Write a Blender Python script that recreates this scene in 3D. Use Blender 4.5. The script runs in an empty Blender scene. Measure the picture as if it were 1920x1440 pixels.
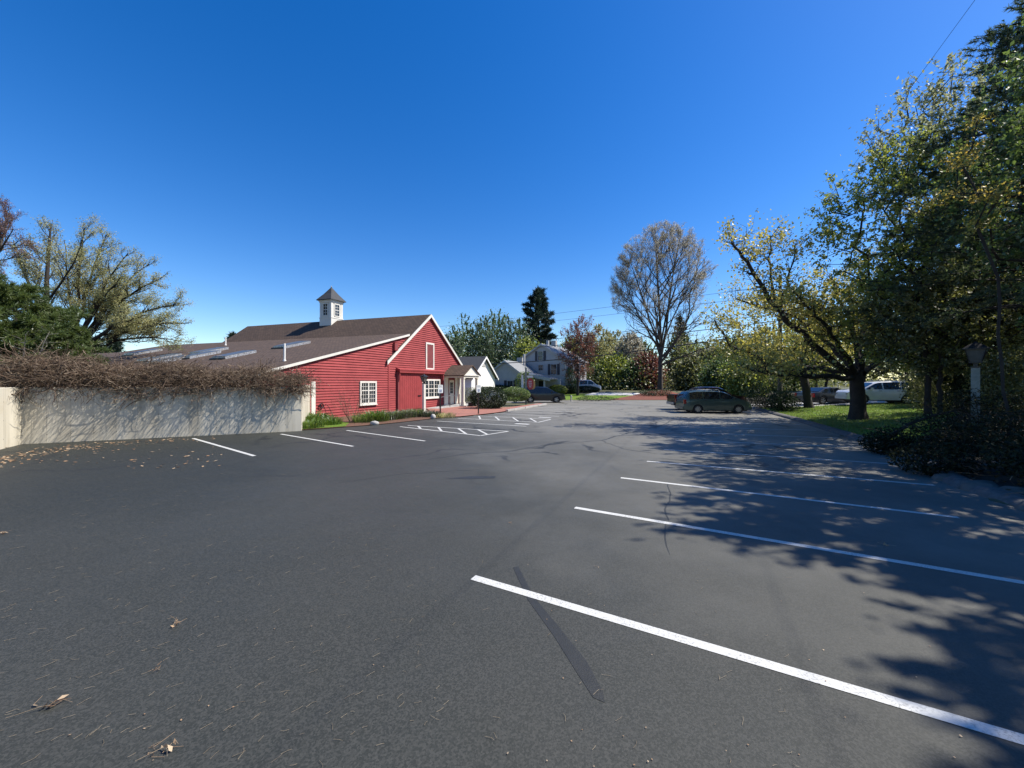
import bpy, math, random
import numpy as np
from mathutils import Matrix, Vector
R = math.radians
scene = bpy.context.scene
COL = scene.collection
rs = np.random.RandomState(7)
random.seed(7)

# ------------------------------------------------------------------ camera frame: eye 2.15 m above the lot, looking along +Y
EYE, FPX, HOR, CX = 2.15, 721.0, 717.0, 960.0
def G(x, y, z=0.0):
    """photo pixel -> point on the level plane z"""
    Y = (EYE - z) * FPX / (y - HOR)
    return ((x - CX) * Y / FPX, Y, z)
def W(x, y, Y):
    """photo pixel at a known distance"""
    return ((x - CX) * Y / FPX, Y, EYE + (HOR - y) * Y / FPX)

# ------------------------------------------------------------------ terrain
CURB = [(-60, 8.0), (0, 8.0), (5.5, 8.5), (8, 9.3), (10.3, 10.9), (13.5, 12.7), (16.3, 13.8), (21.2, 15.9), (30.4, 19.4), (36, 22), (900, 22)]
_cy = np.array([c[0] for c in CURB], float); _cx = np.array([c[1] for c in CURB], float)
def curb_x(y): return float(np.interp(y, _cy, _cx))
def smooth(t):
    t = max(0.0, min(1.0, t)); return t * t * (3 - 2 * t)
def gz(x, y):
    far = -0.05 if y < 45 else (-0.05 + 0.80 * (y - 45) / 19 if y < 64 else 0.75 + 0.004 * (y - 64))
    z = far
    d = x - curb_x(y)
    if d > 0:
        r = 0.08 + 0.5 * smooth(d / 14)
        m = .85 * math.exp(-(((x - 18.2) / 3.8) ** 2 + ((y - 14.0) / 3.2) ** 2)) * smooth(d / 2.0)
        m += 0.8 * math.exp(-(((x - 13.5) / 3.4) ** 2 + ((y - 5.0) / 5.0) ** 2)) * smooth(d / 2.5)
        m += 0.04 * math.sin(1.7 * x + .6 * y) * math.sin(1.3 * y - .4 * x) * smooth(d / 2)
        k = 1 - smooth((y - 40) / 14)
        z = max(far, (r + m) * k + far * (1 - k)) if y > 40 else r + m
    return z
def GT(x, y, dz=0.0):
    """photo pixel -> point on the terrain"""
    lo, hi = 2.0, 400.0
    for _ in range(50):
        mid = (lo + hi) / 2
        p = W(x, y, mid)
        if p[2] > gz(p[0], p[1]): lo = mid
        else: hi = mid
    p = W(x, y, lo)
    return (p[0], p[1], gz(p[0], p[1]) + dz)

# ------------------------------------------------------------------ objects
MATS = {}
PM = {}          # parent -> inverse world matrix
def tag(o, label=None, cat=None, group=None, kind=None):
    if label: o['label'] = label
    if cat: o['category'] = cat
    if group: o['group'] = group
    if kind: o['kind'] = kind
    return o
def empty(name, loc, rz=0.0, label=None, cat=None, group=None):
    o = bpy.data.objects.new(name, None); COL.objects.link(o)
    o.location = loc; o.rotation_euler = (0, 0, rz); o.empty_display_size = 0.3
    PM[o] = (Matrix.Translation(Vector(loc)) @ Matrix.Rotation(rz, 4, 'Z')).inverted()
    return tag(o, label, cat, group)
def link(name, me, mat, parent=None, local=False):
    o = bpy.data.objects.new(name, me); COL.objects.link(o)
    for m in (mat if isinstance(mat, (list, tuple)) else [mat]): me.materials.append(m)
    if parent is not None:
        o.parent = parent
        inv = PM.get(parent)
        if inv is not None and not local: me.transform(inv)
        PM[o] = inv if inv is not None else None
        if local: PM[o] = None
    return o

class MB:
    def __init__(s): s.v = []; s.f = []; s.mi = []; s.cur = 0; s.np = []
    def add(s, vs, fs):
        b = len(s.v); s.v += [tuple(v) for v in vs]
        for f in fs: s.f.append(tuple(b + i for i in f)); s.mi.append(s.cur)
        return s
    def poly(s, pts): return s.add(pts, [tuple(range(len(pts)))])
    def hexa(s, c):      # 8 corners: bottom 0-3 (ccw), top 4-7
        return s.add(c, [(3, 2, 1, 0), (4, 5, 6, 7), (0, 1, 5, 4), (1, 2, 6, 5), (2, 3, 7, 6), (3, 0, 4, 7)])
    def box(s, x0, x1, y0, y1, z0, z1, fr=None):
        c = [(x0, y0, z0), (x1, y0, z0), (x1, y1, z0), (x0, y1, z0), (x0, y0, z1), (x1, y0, z1), (x1, y1, z1), (x0, y1, z1)]
        if fr: c = [fr(*p) for p in c]
        return s.hexa(c)
    def prism(s, pts, off):   # polygon extruded by a vector
        n = len(pts); a = [tuple(p) for p in pts]; b = [(p[0] + off[0], p[1] + off[1], p[2] + off[2]) for p in a]
        return s.add(a + b, [tuple(range(n - 1, -1, -1)), tuple(range(n, 2 * n))] + [(i, (i + 1) % n, n + (i + 1) % n, n + i) for i in range(n)])
    def tube(s, pts, rad, n=6, cap=True):
        pts = [Vector(p) for p in pts]
        if not isinstance(rad, (list, tuple, np.ndarray)): rad = [rad] * len(pts)
        vs = []; fs = []; up = None
        for i, p in enumerate(pts):
            t = (pts[min(i + 1, len(pts) - 1)] - pts[max(i - 1, 0)])
            if t.length < 1e-9: t = Vector((0, 0, 1))
            t.normalize()
            if up is None: up = Vector((1, 0, 0)) if abs(t.x) < .8 else Vector((0, 1, 0))
            a = (up - t * up.dot(t)); a.normalize(); up = a; b = t.cross(a)
            for k in range(n):
                an = 2 * math.pi * k / n
                vs.append(p + (a * math.cos(an) + b * math.sin(an)) * rad[i])
        for i in range(len(pts) - 1):
            for k in range(n):
                fs.append((i * n + k, i * n + (k + 1) % n, (i + 1) * n + (k + 1) % n, (i + 1) * n + k))
        if cap:
            fs.append(tuple(range(n - 1, -1, -1))); fs.append(tuple((len(pts) - 1) * n + k for k in range(n)))
        return s.add(vs, fs)
    def lathe(s, prof, c=(0, 0, 0), n=16, axis='z'):
        vs = []; fs = []
        for r, h in prof:
            for k in range(n):
                a = 2 * math.pi * k / n
                if axis == 'z': vs.append((c[0] + r * math.cos(a), c[1] + r * math.sin(a), c[2] + h))
                else: vs.append((c[0] + r * math.cos(a), c[1] + h, c[2] + r * math.sin(a)))
        for i in range(len(prof) - 1):
            for k in range(n):
                fs.append((i * n + k, i * n + (k + 1) % n, (i + 1) * n + (k + 1) % n, (i + 1) * n + k))
        return s.add(vs, fs)
    def build(s, name, mat, parent=None, local=False, smooth_deg=None):
        me = bpy.data.meshes.new(name); me.from_pydata(s.v, [], s.f)
        me.polygons.foreach_set('material_index', s.mi)
        if smooth_deg:
            me.polygons.foreach_set('use_smooth', [True] * len(s.f))
        me.update()
        if smooth_deg: me.set_sharp_from_angle(angle=R(smooth_deg))
        return link(name, me, mat, parent, local)

def np_mesh(name, V, Q, mat, parent=None, rnd=None, smooth_=False):
    """all-quad mesh out of arrays, with an optional per-face random number for colour variation"""
    me = bpy.data.meshes.new(name)
    n, m = len(V), len(Q)
    me.vertices.add(n); me.vertices.foreach_set('co', np.ascontiguousarray(V, np.float32).ravel())
    me.loops.add(m * 4); me.loops.foreach_set('vertex_index', np.ascontiguousarray(Q, np.int32).ravel())
    me.polygons.add(m); me.polygons.foreach_set('loop_start', np.arange(0, m * 4, 4, dtype=np.int32))
    me.polygons.foreach_set('loop_total', np.full(m, 4, np.int32))
    if smooth_: me.polygons.foreach_set('use_smooth', np.ones(m, bool))
    me.update(calc_edges=True)
    if rnd is not None:
        at = me.attributes.new('rnd', 'FLOAT', 'FACE'); at.data.foreach_set('value', np.ascontiguousarray(rnd, np.float32))
    return link(name, me, mat, parent)
def unit(a): return a / (np.linalg.norm(a, axis=1, keepdims=True) + 1e-9)
def leaf_arrays(C, size, rng, aspect=.55, up=.3):
    n = len(C); nor = unit(rng.normal(size=(n, 3)) + np.array([0, 0, up])); t = unit(np.cross(nor, rng.normal(size=(n, 3))))
    b = np.cross(nor, t); L = size * rng.uniform(.6, 1.35, (n, 1)); w = L * aspect
    fold = nor * (L * rng.uniform(-.25, .25, (n, 1)))
    V = np.stack([C - t * L * .5, C + b * w * .5 + fold, C + t * L * .5, C - b * w * .5 + fold], 1).reshape(-1, 3)
    return V, np.arange(n * 4).reshape(n, 4)
def stick_arrays(A, B, r0, r1):
    """three-sided prisms from A to B"""
    n = len(A); t = unit(B - A); ref = np.where(np.abs(t[:, 2:3]) < .9, np.array([[0, 0, 1.]]), np.array([[1., 0, 0]]))
    a = unit(np.cross(t, ref)); b = np.cross(t, a)
    r0 = np.broadcast_to(np.asarray(r0, float).reshape(-1, 1), (n, 1)); r1 = np.broadcast_to(np.asarray(r1, float).reshape(-1, 1), (n, 1))
    V = []
    for P, r in ((A, r0), (B, r1)):
        for k in range(3):
            an = 2 * math.pi * k / 3; V.append(P + (a * math.cos(an) + b * math.sin(an)) * r)
    V = np.stack(V, 1).reshape(-1, 3); i = np.arange(n).reshape(n, 1) * 6
    Q = np.concatenate([i + np.array([[0, 1, 4, 3]]), i + np.array([[1, 2, 5, 4]]), i + np.array([[2, 0, 3, 5]])], 0)
    return V, Q
def cat_arrays(lst):
    V = []; Q = []; b = 0
    for v, q in lst: V.append(v); Q.append(q + b); b += len(v)
    return np.concatenate(V), np.concatenate(Q)

# ------------------------------------------------------------------ materials
def new_mat(name):
    m = bpy.data.materials.new(name); m.use_nodes = True; nt = m.node_tree
    b = nt.nodes['Principled BSDF']; return m, nt, b
def nd(nt, t, **k):
    n = nt.nodes.new(t)
    for a, v in k.items(): setattr(n, a, v)
    return n
def ramp(nt, src, stops):
    r = nd(nt, 'ShaderNodeValToRGB'); e = r.color_ramp.elements
    while len(e) < len(stops): e.new(.5)
    for el, (p, c) in zip(e, stops): el.position = p; el.color = (*c, 1) if len(c) == 3 else c
    nt.links.new(src, r.inputs[0]); return r.outputs[0]
def noise(nt, scale, detail=4, rough=.6, vec=None, dist=0):
    n = nd(nt, 'ShaderNodeTexNoise'); n.inputs['Scale'].default_value = scale; n.inputs['Detail'].default_value = detail
    n.inputs['Roughness'].default_value = rough; n.inputs['Distortion'].default_value = dist
    if vec is None:
        tc = nd(nt, 'ShaderNodeTexCoord'); vec = tc.outputs['Object']
    nt.links.new(vec, n.inputs['Vector']); return n.outputs[0]
def mapping(nt, scale=(1, 1, 1), rot=(0, 0, 0), src='Object'):
    tc = nd(nt, 'ShaderNodeTexCoord'); mp = nd(nt, 'ShaderNodeMapping')
    mp.inputs['Scale'].default_value = scale; mp.inputs['Rotation'].default_value = rot
    nt.links.new(tc.outputs[src], mp.inputs[0]); return mp.outputs[0]
def math_(nt, op, a, b=None, clamp=False):
    n = nd(nt, 'ShaderNodeMath', operation=op, use_clamp=clamp)
    for i, x in enumerate((a, b)):
        if x is None: continue
        if isinstance(x, (int, float)): n.inputs[i].default_value = x
        else: nt.links.new(x, n.inputs[i])
    return n.outputs[0]
def mixc(nt, fac, a, b, mode='MIX'):
    n = nd(nt, 'ShaderNodeMix', data_type='RGBA', blend_type=mode)
    for sock, x in ((n.inputs['Factor'], fac), (n.inputs['A'], a), (n.inputs['B'], b)):
        pass
    def put(s, x):
        if isinstance(x, (int, float)): s.default_value = x
        elif isinstance(x, tuple): s.default_value = (*x, 1)
        else: nt.links.new(x, s)
    put(n.inputs[0], fac); put(n.inputs[6], a); put(n.inputs[7], b)
    return n.outputs[2]
def bump(nt, b, h, strength=.3, dist=.02):
    n = nd(nt, 'ShaderNodeBump'); n.inputs['Strength'].default_value = strength; n.inputs['Distance'].default_value = dist
    nt.links.new(h, n.inputs['Height']); nt.links.new(n.outputs[0], b.inputs['Normal'])
def simple(name, c1, c2=None, scale=6, rough=.7, metal=0, coat=0, bmp=0, bscale=None, spec=.5, detail=5):
    m, nt, b = new_mat(name)
    b.inputs['Roughness'].default_value = rough; b.inputs['Metallic'].default_value = metal
    b.inputs['Coat Weight'].default_value = coat; b.inputs['Specular IOR Level'].default_value = spec
    if c2 is None: c2 = tuple(x * .85 for x in c1)
    nz = noise(nt, scale, detail)
    nt.links.new(ramp(nt, nz, [(.32, c2), (.68, c1)]), b.inputs['Base Color'])
    if bmp: bump(nt, b, noise(nt, bscale or scale * 6, 4), bmp, .02)
    return m
def leafmat(name, cols, trans=.4, rough=.5, gloss=.08):
    """leaf: diffuse and translucent, colour picked per leaf"""
    m = bpy.data.materials.new(name); m.use_nodes = True; nt = m.node_tree; nt.nodes.clear()
    at = nd(nt, 'ShaderNodeAttribute', attribute_name='rnd')
    n = len(cols); c = ramp(nt, at.outputs['Fac'], [(i / (n - 1), k) for i, k in enumerate(cols)])
    big = noise(nt, .9, 2); c = mixc(nt, math_(nt, 'MULTIPLY', ramp(nt, big, [(.35, (0, 0, 0)), (.65, (1, 1, 1))]), .35), c, tuple(x * .55 for x in cols[0]))
    d = nd(nt, 'ShaderNodeBsdfDiffuse'); t = nd(nt, 'ShaderNodeBsdfTranslucent'); g = nd(nt, 'ShaderNodeBsdfGlossy'); g.inputs['Roughness'].default_value = rough
    hs = nd(nt, 'ShaderNodeHueSaturation'); hs.inputs['Value'].default_value = 1.25; hs.inputs['Hue'].default_value = .485
    nt.links.new(c, d.inputs[0]); nt.links.new(c, hs.inputs['Color']); nt.links.new(hs.outputs[0], t.inputs[0])
    a = nd(nt, 'ShaderNodeMixShader'); a.inputs[0].default_value = trans; nt.links.new(d.outputs[0], a.inputs[1]); nt.links.new(t.outputs[0], a.inputs[2])
    e = nd(nt, 'ShaderNodeMixShader'); e.inputs[0].default_value = gloss; nt.links.new(a.outputs[0], e.inputs[1]); nt.links.new(g.outputs[0], e.inputs[2])
    o = nd(nt, 'ShaderNodeOutputMaterial'); nt.links.new(e.outputs[0], o.inputs[0]); return m

def asphalt_mat():
    m, nt, b = new_mat('sealed_asphalt')
    tc = nd(nt, 'ShaderNodeTexCoord'); o = tc.outputs['Object']
    big = noise(nt, .16, 5, .62); mid = noise(nt, .75, 6, .7); fine = noise(nt, 62, 4, .75)
    vo = nd(nt, 'ShaderNodeTexVoronoi'); vo.inputs['Scale'].default_value = 85; nt.links.new(o, vo.inputs['Vector'])
    # older grey right, fresh black seal left; brightening towards the sun painted in too
    sp = nd(nt, 'ShaderNodeSeparateXYZ'); nt.links.new(o, sp.inputs[0])
    gx = math_(nt, 'ADD', math_(nt, 'MULTIPLY', sp.outputs[0], .045), math_(nt, 'MULTIPLY', sp.outputs[1], .017))
    gx = math_(nt, 'ADD', gx, math_(nt, 'MULTIPLY', big, .8))
    c = ramp(nt, gx, [(.14, (.0180, .0212, .0180)), (.50, (.0415, .0425, .0365)), (1.05, (.20, .19, .163))])
    c = mixc(nt, math_(nt, 'MULTIPLY', ramp(nt, mid, [(.42, (0, 0, 0)), (.75, (1, 1, 1))]), .26), c, (.018, .019, .016))
    cell = nd(nt, 'ShaderNodeSeparateColor'); nt.links.new(vo.outputs['Color'], cell.inputs[0])
    spk = ramp(nt, math_(nt, 'ADD', math_(nt, 'MULTIPLY', cell.outputs[0], .7), math_(nt, 'MULTIPLY', fine, .3)), [(.30, (0, 0, 0)), (.78, (1, 1, 1))])
    c = mixc(nt, math_(nt, 'MULTIPLY', spk, .24), c, (.125, .12, .107))
    pits = ramp(nt, vo.outputs['Distance'], [(.0, (1, 1, 1)), (.35, (0, 0, 0))])
    c = mixc(nt, math_(nt, 'MULTIPLY', pits, .35), c, (.012, .012, .011))
    # sealed cracks wandering over the far half
    cv = nd(nt, 'ShaderNodeTexVoronoi', feature='DISTANCE_TO_EDGE'); cv.inputs['Scale'].default_value = .23
    wob = nd(nt, 'ShaderNodeVectorMath', operation='ADD'); nz = nd(nt, 'ShaderNodeTexNoise'); nz.inputs['Scale'].default_value = .8; nz.inputs['Detail'].default_value = 5
    nt.links.new(o, nz.inputs['Vector']); sc = nd(nt, 'ShaderNodeVectorMath', operation='SCALE'); sc.inputs['Scale'].default_value = 2.2
    nt.links.new(nz.outputs['Color'], sc.inputs[0]); nt.links.new(o, wob.inputs[0]); nt.links.new(sc.outputs[0], wob.inputs[1]); nt.links.new(wob.outputs[0], cv.inputs['Vector'])
    line = ramp(nt, cv.outputs['Distance'], [(.0, (1, 1, 1)), (.015, (1, 1, 1)), (.026, (0, 0, 0))])
    far = math_(nt, 'MULTIPLY', math_(nt, 'SUBTRACT', sp.outputs[1], 7.5), .25, True)
    keep = ramp(nt, noise(nt, .22, 2), [(.46, (0, 0, 0)), (.54, (1, 1, 1))])
    f = math_(nt, 'MULTIPLY', math_(nt, 'MULTIPLY', line, far), math_(nt, 'MULTIPLY', keep, .75))
    c = mixc(nt, f, c, (.016, .017, .018))
    nt.links.new(c, b.inputs['Base Color'])
    rr = ramp(nt, mid, [(.3, (.52,) * 3), (.75, (.68,) * 3)]); nt.links.new(rr, b.inputs['Roughness'])
    b.inputs['Specular IOR Level'].default_value = .28
    h = math_(nt, 'ADD', math_(nt, 'MULTIPLY', fine, .25), math_(nt, 'MULTIPLY', cell.outputs[1], .5))
    bump(nt, b, h, .5, .006); return m
def paint_mat():
    m, nt, b = new_mat('line_paint'); b.inputs['Roughness'].default_value = .6
    a = noise(nt, 60, 5, .7); w = noise(nt, 3, 4)
    f = math_(nt, 'MULTIPLY', ramp(nt, a, [(.50, (0, 0, 0)), (.62, (1, 1, 1))]), ramp(nt, w, [(.30, (.10,) * 3), (.65, (.9,) * 3)]))
    nt.links.new(mixc(nt, math_(nt, 'MULTIPLY', noise(nt, 9, 5, .7), .45), mixc(nt, f, (.58, .575, .54), (.11, .11, .105)), (.34, .335, .31)), b.inputs['Base Color']); bump(nt, b, a, .3, .004); return m
def shingle_mat(name, c1, c2, mort):
    """shingle courses along the slope; object-space UV written on the mesh"""
    m, nt, b = new_mat(name); uv = nd(nt, 'ShaderNodeUVMap', uv_map='UVMap')
    br = nd(nt, 'ShaderNodeTexBrick'); nt.links.new(uv.outputs[0], br.inputs['Vector']); br.inputs['Scale'].default_value = 1
    br.inputs['Brick Width'].default_value = .32; br.inputs['Row Height'].default_value = .17; br.inputs['Mortar Size'].default_value = .016
    br.inputs['Color1'].default_value = (*c1, 1); br.inputs['Color2'].default_value = (*c2, 1); br.inputs['Mortar'].default_value = (*mort, 1)
    nz = noise(nt, .7, 5); c = mixc(nt, math_(nt, 'MULTIPLY', ramp(nt, nz, [(.4, (0, 0, 0)), (.7, (1, 1, 1))]), .4), br.outputs['Color'], tuple(x * .6 for x in c1))
    nt.links.new(c, b.inputs['Base Color']); b.inputs['Roughness'].default_value = .85; b.inputs['Specular IOR Level'].default_value = .3
    bump(nt, b, br.outputs['Fac'], -.5, .02); return m
def concrete_wall_mat():
    m, nt, b = new_mat('formed_concrete')
    tc = nd(nt, 'ShaderNodeTexCoord'); sp = nd(nt, 'ShaderNodeSeparateXYZ'); nt.links.new(tc.outputs['Object'], sp.inputs[0])
    st = noise(nt, 1, 5, .6, mapping(nt, (2.2, 2.2, .18))); bl = noise(nt, .9, 4); gr = noise(nt, 40, 4)
    c = ramp(nt, st, [(.28, (.29, .262, .20)), (.50, (.53, .485, .385)), (.75, (.68, .625, .505))])
    c = mixc(nt, math_(nt, 'MULTIPLY', ramp(nt, bl, [(.45, (0, 0, 0)), (.72, (1, 1, 1))]), .45), c, (.46, .38, .25))
    fx = math_(nt, 'FRACT', math_(nt, 'MULTIPLY', sp.outputs[0], 1.64)); j = math_(nt, 'MULTIPLY', math_(nt, 'LESS_THAN', fx, .014), ramp(nt, noise(nt, 1.3, 4), [(.38, (.15,) * 3), (.62, (.9,) * 3)]))
    fx2 = math_(nt, 'FRACT', math_(nt, 'ADD', math_(nt, 'MULTIPLY', sp.outputs[0], 1.64), .42)); j2 = math_(nt, 'MULTIPLY', math_(nt, 'LESS_THAN', fx2, .012), .25)
    # tie holes on the joints
    fz = math_(nt, 'ABSOLUTE', math_(nt, 'SUBTRACT', math_(nt, 'FRACT', math_(nt, 'MULTIPLY', sp.outputs[2], 1.65)), .5))
    th = math_(nt, 'MULTIPLY', math_(nt, 'LESS_THAN', fz, .03), math_(nt, 'LESS_THAN', math_(nt, 'ABSOLUTE', math_(nt, 'SUBTRACT', fx, .01)), .035))
    c = mixc(nt, math_(nt, 'MULTIPLY', math_(nt, 'MAXIMUM', math_(nt, 'MAXIMUM', j, j2), th), .8), c, (.07, .06, .045))
    c = mixc(nt, math_(nt, 'MULTIPLY', gr, .25), c, (.24, .23, .2))
    nt.links.new(c, b.inputs['Base Color']); b.inputs['Roughness'].default_value = .9
    bump(nt, b, gr, .25, .01); return m
def brick_mat():
    m, nt, b = new_mat('brick_paving')
    br = nd(nt, 'ShaderNodeTexBrick'); nt.links.new(mapping(nt, (1, 1, 1), (0, 0, R(28))), br.inputs['Vector']); br.inputs['Scale'].default_value = 1
    br.inputs['Brick Width'].default_value = .21; br.inputs['Row Height'].default_value = .105; br.inputs['Mortar Size'].default_value = .008
    br.inputs['Color1'].default_value = (.36, .13, .09, 1); br.inputs['Color2'].default_value = (.27, .10, .075, 1); br.inputs['Mortar'].default_value = (.16, .11, .09, 1)
    c = mixc(nt, math_(nt, 'MULTIPLY', noise(nt, 2, 5), .5), br.outputs['Color'], (.30, .15, .11))
    nt.links.new(c, b.inputs['Base Color']); b.inputs['Roughness'].default_value = .85; return m
def grass_mat():
    m, nt, b = new_mat('lawn_grass'); a = noise(nt, 1.0, 5, .65); f = noise(nt, 45, 4, .7)
    c = ramp(nt, a, [(.30, (.20, .17, .08)), (.42, (.15, .20, .03)), (.60, (.13, .24, .025)), (.78, (.18, .24, .05))])
    c = mixc(nt, math_(nt, 'MULTIPLY', f, .5), c, (.05, .08, .012)); nt.links.new(c, b.inputs['Base Color'])
    b.inputs['Roughness'].default_value = .9; b.inputs['Specular IOR Level'].default_value = .2; bump(nt, b, f, .8, .05); return m
def glass_mat(name, c=(.015, .02, .025), rough=.06):
    m, nt, b = new_mat(name); nt.links.new(ramp(nt, noise(nt, .8, 2), [(.3, c), (.7, tuple(x * 1.6 for x in c))]), b.inputs['Base Color'])
    b.inputs['Roughness'].default_value = rough; b.inputs['Specular IOR Level'].default_value = .6; return m
M = dict(
    asphalt=asphalt_mat(), line=paint_mat(), grass=grass_mat(), concrete=concrete_wall_mat(), brick=brick_mat(),
    tar=simple('tar', (.023, .023, .020), (.030, .030, .026), 8, .5, bmp=.3, bscale=120),
    barn=simple('barn_red_paint', (.31, .056, .056), (.235, .040, .041), 1.1, .75, bmp=.1, bscale=60, spec=.25),
    barn_door=simple('barn_door_red', (.285, .046, .047), (.225, .036, .037), 1.5, .7, spec=.25),
    barn_dark=simple('louver_red', (.22, .05, .05), (.17, .04, .04), 3, .6),
    white=simple('white_trim_paint', (.66, .63, .56), (.56, .535, .475), 2, .5),
    cream=simple('cream_paint', (.66, .62, .52), (.58, .54, .45), 2, .55),
    door=simple('door_paint', (.62, .57, .47), (.55, .50, .42), 2, .5),
    roof=shingle_mat('brown_shingle', (.108, .072, .051), (.068, .047, .035), (.026, .018, .013)),
    roof_low=shingle_mat('weathered_shingle', (.122, .083, .060), (.074, .052, .039), (.028, .020, .015)),
    roof_grey=simple('grey_shingle', (.23, .24, .245), (.17, .175, .18), 5, .85, bmp=.2),
    roof_dark=simple('dark_shingle', (.05, .052, .055), (.035, .036, .04), 5, .85, bmp=.2),
    house=simple('shaded_white_clapboard', (.42, .41, .40), (.36, .355, .35), 2, .7, spec=.2),  # white walls, their shade darkened into the colour
    house_sunlit=simple('sunlit_white_clapboard', (.76, .74, .71), (.68, .66, .64), 2, .6),  # same white boards, sunlight on the gable put into a paler colour
    house_grey=simple('bluish_clapboard', (.40, .43, .47), (.36, .385, .42), 2, .6),
    shutter=simple('navy_shutter', (.018, .022, .035), (.012, .015, .025), 4, .5),
    glass=glass_mat('window_glass'), skyglass=glass_mat('skylight_glass', (.06, .07, .08), .42),
    foil=simple('aluminium_flashing', (.62, .62, .62), (.18, .17, .16), 14, .35, .6),
    pvc=simple('vent_pipe_plastic', (.72, .70, .66), (.6, .58, .54), 5, .5),
    black=simple('black_metal', (.012, .012, .013), (.02, .02, .021), 6, .4, .3),
    rail=simple('grey_rail', (.25, .25, .25), (.18, .18, .18), 6, .4, .6),
    frost=simple('frosted_lamp_glass', (.12, .12, .11), (.08, .08, .075), 4, .2),
    post=simple('weathered_post_paint', (.26, .28, .25), (.15, .17, .145), 7, .7, bmp=.2),
    granite=simple('granite', (.42, .40, .37), (.26, .25, .24), 22, .8, bmp=.3),
    berm=simple('asphalt_berm', (.13, .125, .115), (.075, .073, .07), 9, .9, bmp=.5, bscale=40),
    slab=simple('pale_concrete', (.62, .60, .55), (.52, .50, .46), 3, .85),
    slab_grey=simple('grey_concrete', (.40, .39, .37), (.32, .31, .29), 3, .85),
    mulch=simple('bark_mulch', (.16, .075, .042), (.07, .035, .022), 14, .95, bmp=.8, bscale=40),
    redmulch=simple('red_mulch', (.19, .055, .028), (.09, .028, .018), 8, .95, bmp=.8, bscale=40),
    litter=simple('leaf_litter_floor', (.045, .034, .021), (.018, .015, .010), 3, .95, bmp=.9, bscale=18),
    soil=simple('field_soil', (.10, .085, .05), (.06, .075, .025), 1.2, .95, bmp=.5),
    rock=simple('field_stone', (.13, .125, .11), (.055, .055, .045), 2.4, .9, bmp=.6, bscale=12),
    bark=simple('grey_brown_bark', (.085, .068, .052), (.038, .031, .025), 5, .9, bmp=.7, bscale=18),
    bark_dark=simple('dark_bark', (.040, .032, .026), (.018, .015, .013), 5, .9, bmp=.7, bscale=18),
    bark_grey=simple('pale_grey_bark', (.17, .155, .135), (.085, .078, .068), 4, .9, bmp=.5, bscale=18),
    vine=leafmat('dry_vine_stem', [(.045, .027, .017), (.12, .075, .045), (.34, .26, .18), (.07, .042, .028), (.17, .11, .07)], .05, .6, .03),
    wood=simple('pole_wood', (.12, .10, .085), (.07, .06, .05), 4, .9),
    wire=simple('cable', (.012, .012, .013), (.02, .02, .02), 4, .6),
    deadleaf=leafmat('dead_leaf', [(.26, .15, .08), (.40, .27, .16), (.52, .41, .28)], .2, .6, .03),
    darklitter=leafmat('shaded_leaf_litter', [(.040, .028, .016), (.075, .052, .030), (.12, .088, .052)], .1, .6, .02),  # dead leaves with the mound's tree shade darkened into their colour
    needle_dry=leafmat('dry_needle', [(.24, .18, .11), (.38, .31, .21), (.15, .11, .07)], .1, .5, .05),
    tyre=simple('tyre_rubber', (.012, .012, .012), (.02, .02, .02), 12, .85),
    rim=simple('alloy_rim', (.42, .42, .43), (.34, .34, .35), 6, .3, .8),
    carglass=glass_mat('car_glass', (.008, .01, .012), .04),
    trim=simple('black_plastic', (.014, .014, .015), (.02, .02, .02), 12, .6),
    lamp_red=simple('tail_lamp_red', (.25, .012, .012), (.18, .01, .01), 8, .2),
    lamp_clear=simple('headlamp_lens', (.55, .57, .6), (.42, .44, .46), 8, .12, .3),
    plate=simple('sign_white', (.72, .72, .70), (.66, .66, .64), 6, .5),
    blue=simple('sign_blue', (.015, .06, .22), (.012, .05, .19), 6, .5),
    ink=simple('sign_ink', (.03, .05, .04), (.025, .04, .035), 6, .5),
    signred=simple('sign_red', (.42, .045, .035), (.34, .035, .03), 6, .5),
    signgold=simple('sign_gold', (.45, .33, .10), (.36, .26, .08), 6, .5),
)
def uv_planar(o, pu, pv):
    """write a UV map from two world-space axes (given in the mesh's own space)"""
    me = o.data; uv = me.uv_layers.new(name='UVMap'); pu = Vector(pu); pv = Vector(pv)
    for l in me.loops:
        c = me.vertices[l.vertex_index].co; uv.data[l.index].uv = (c.dot(pu), c.dot(pv))
# ================================================================== ground, lot, markings
def pt_in(poly, x, y):
    c = False; j = len(poly) - 1
    for i in range(len(poly)):
        a, b = poly[i], poly[j]
        if (a[1] > y) != (b[1] > y) and x < (b[0] - a[0]) * (y - a[1]) / (b[1] - a[1]) + a[0]: c = not c
        j = i
    return c
WALL_A, WALL_B = Vector(G(40, 833)), Vector(G(565, 808))        # foot of the long retaining wall
WALL_C = Vector(G(0, 843)); WALL_C = WALL_A + (WALL_C - WALL_A).normalized() * 9
SIDE_ROAD = [(22.6, 31.2), (60, 30.5), (120, 28), (120, 34), (60, 36.0), (22.6, 36.5)]
def region(x, y):
    d = x - curb_x(y)
    if d <= 0: return 'g'
    if pt_in(SIDE_ROAD, x, y): return 'r'
    if y < 45 and d > 0 and x < 34 and y > 11.6 + .85 * d and y < 31.2: return 'l'
    if y < 60 and x < 140: return 'w'
    return 'g'
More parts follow.
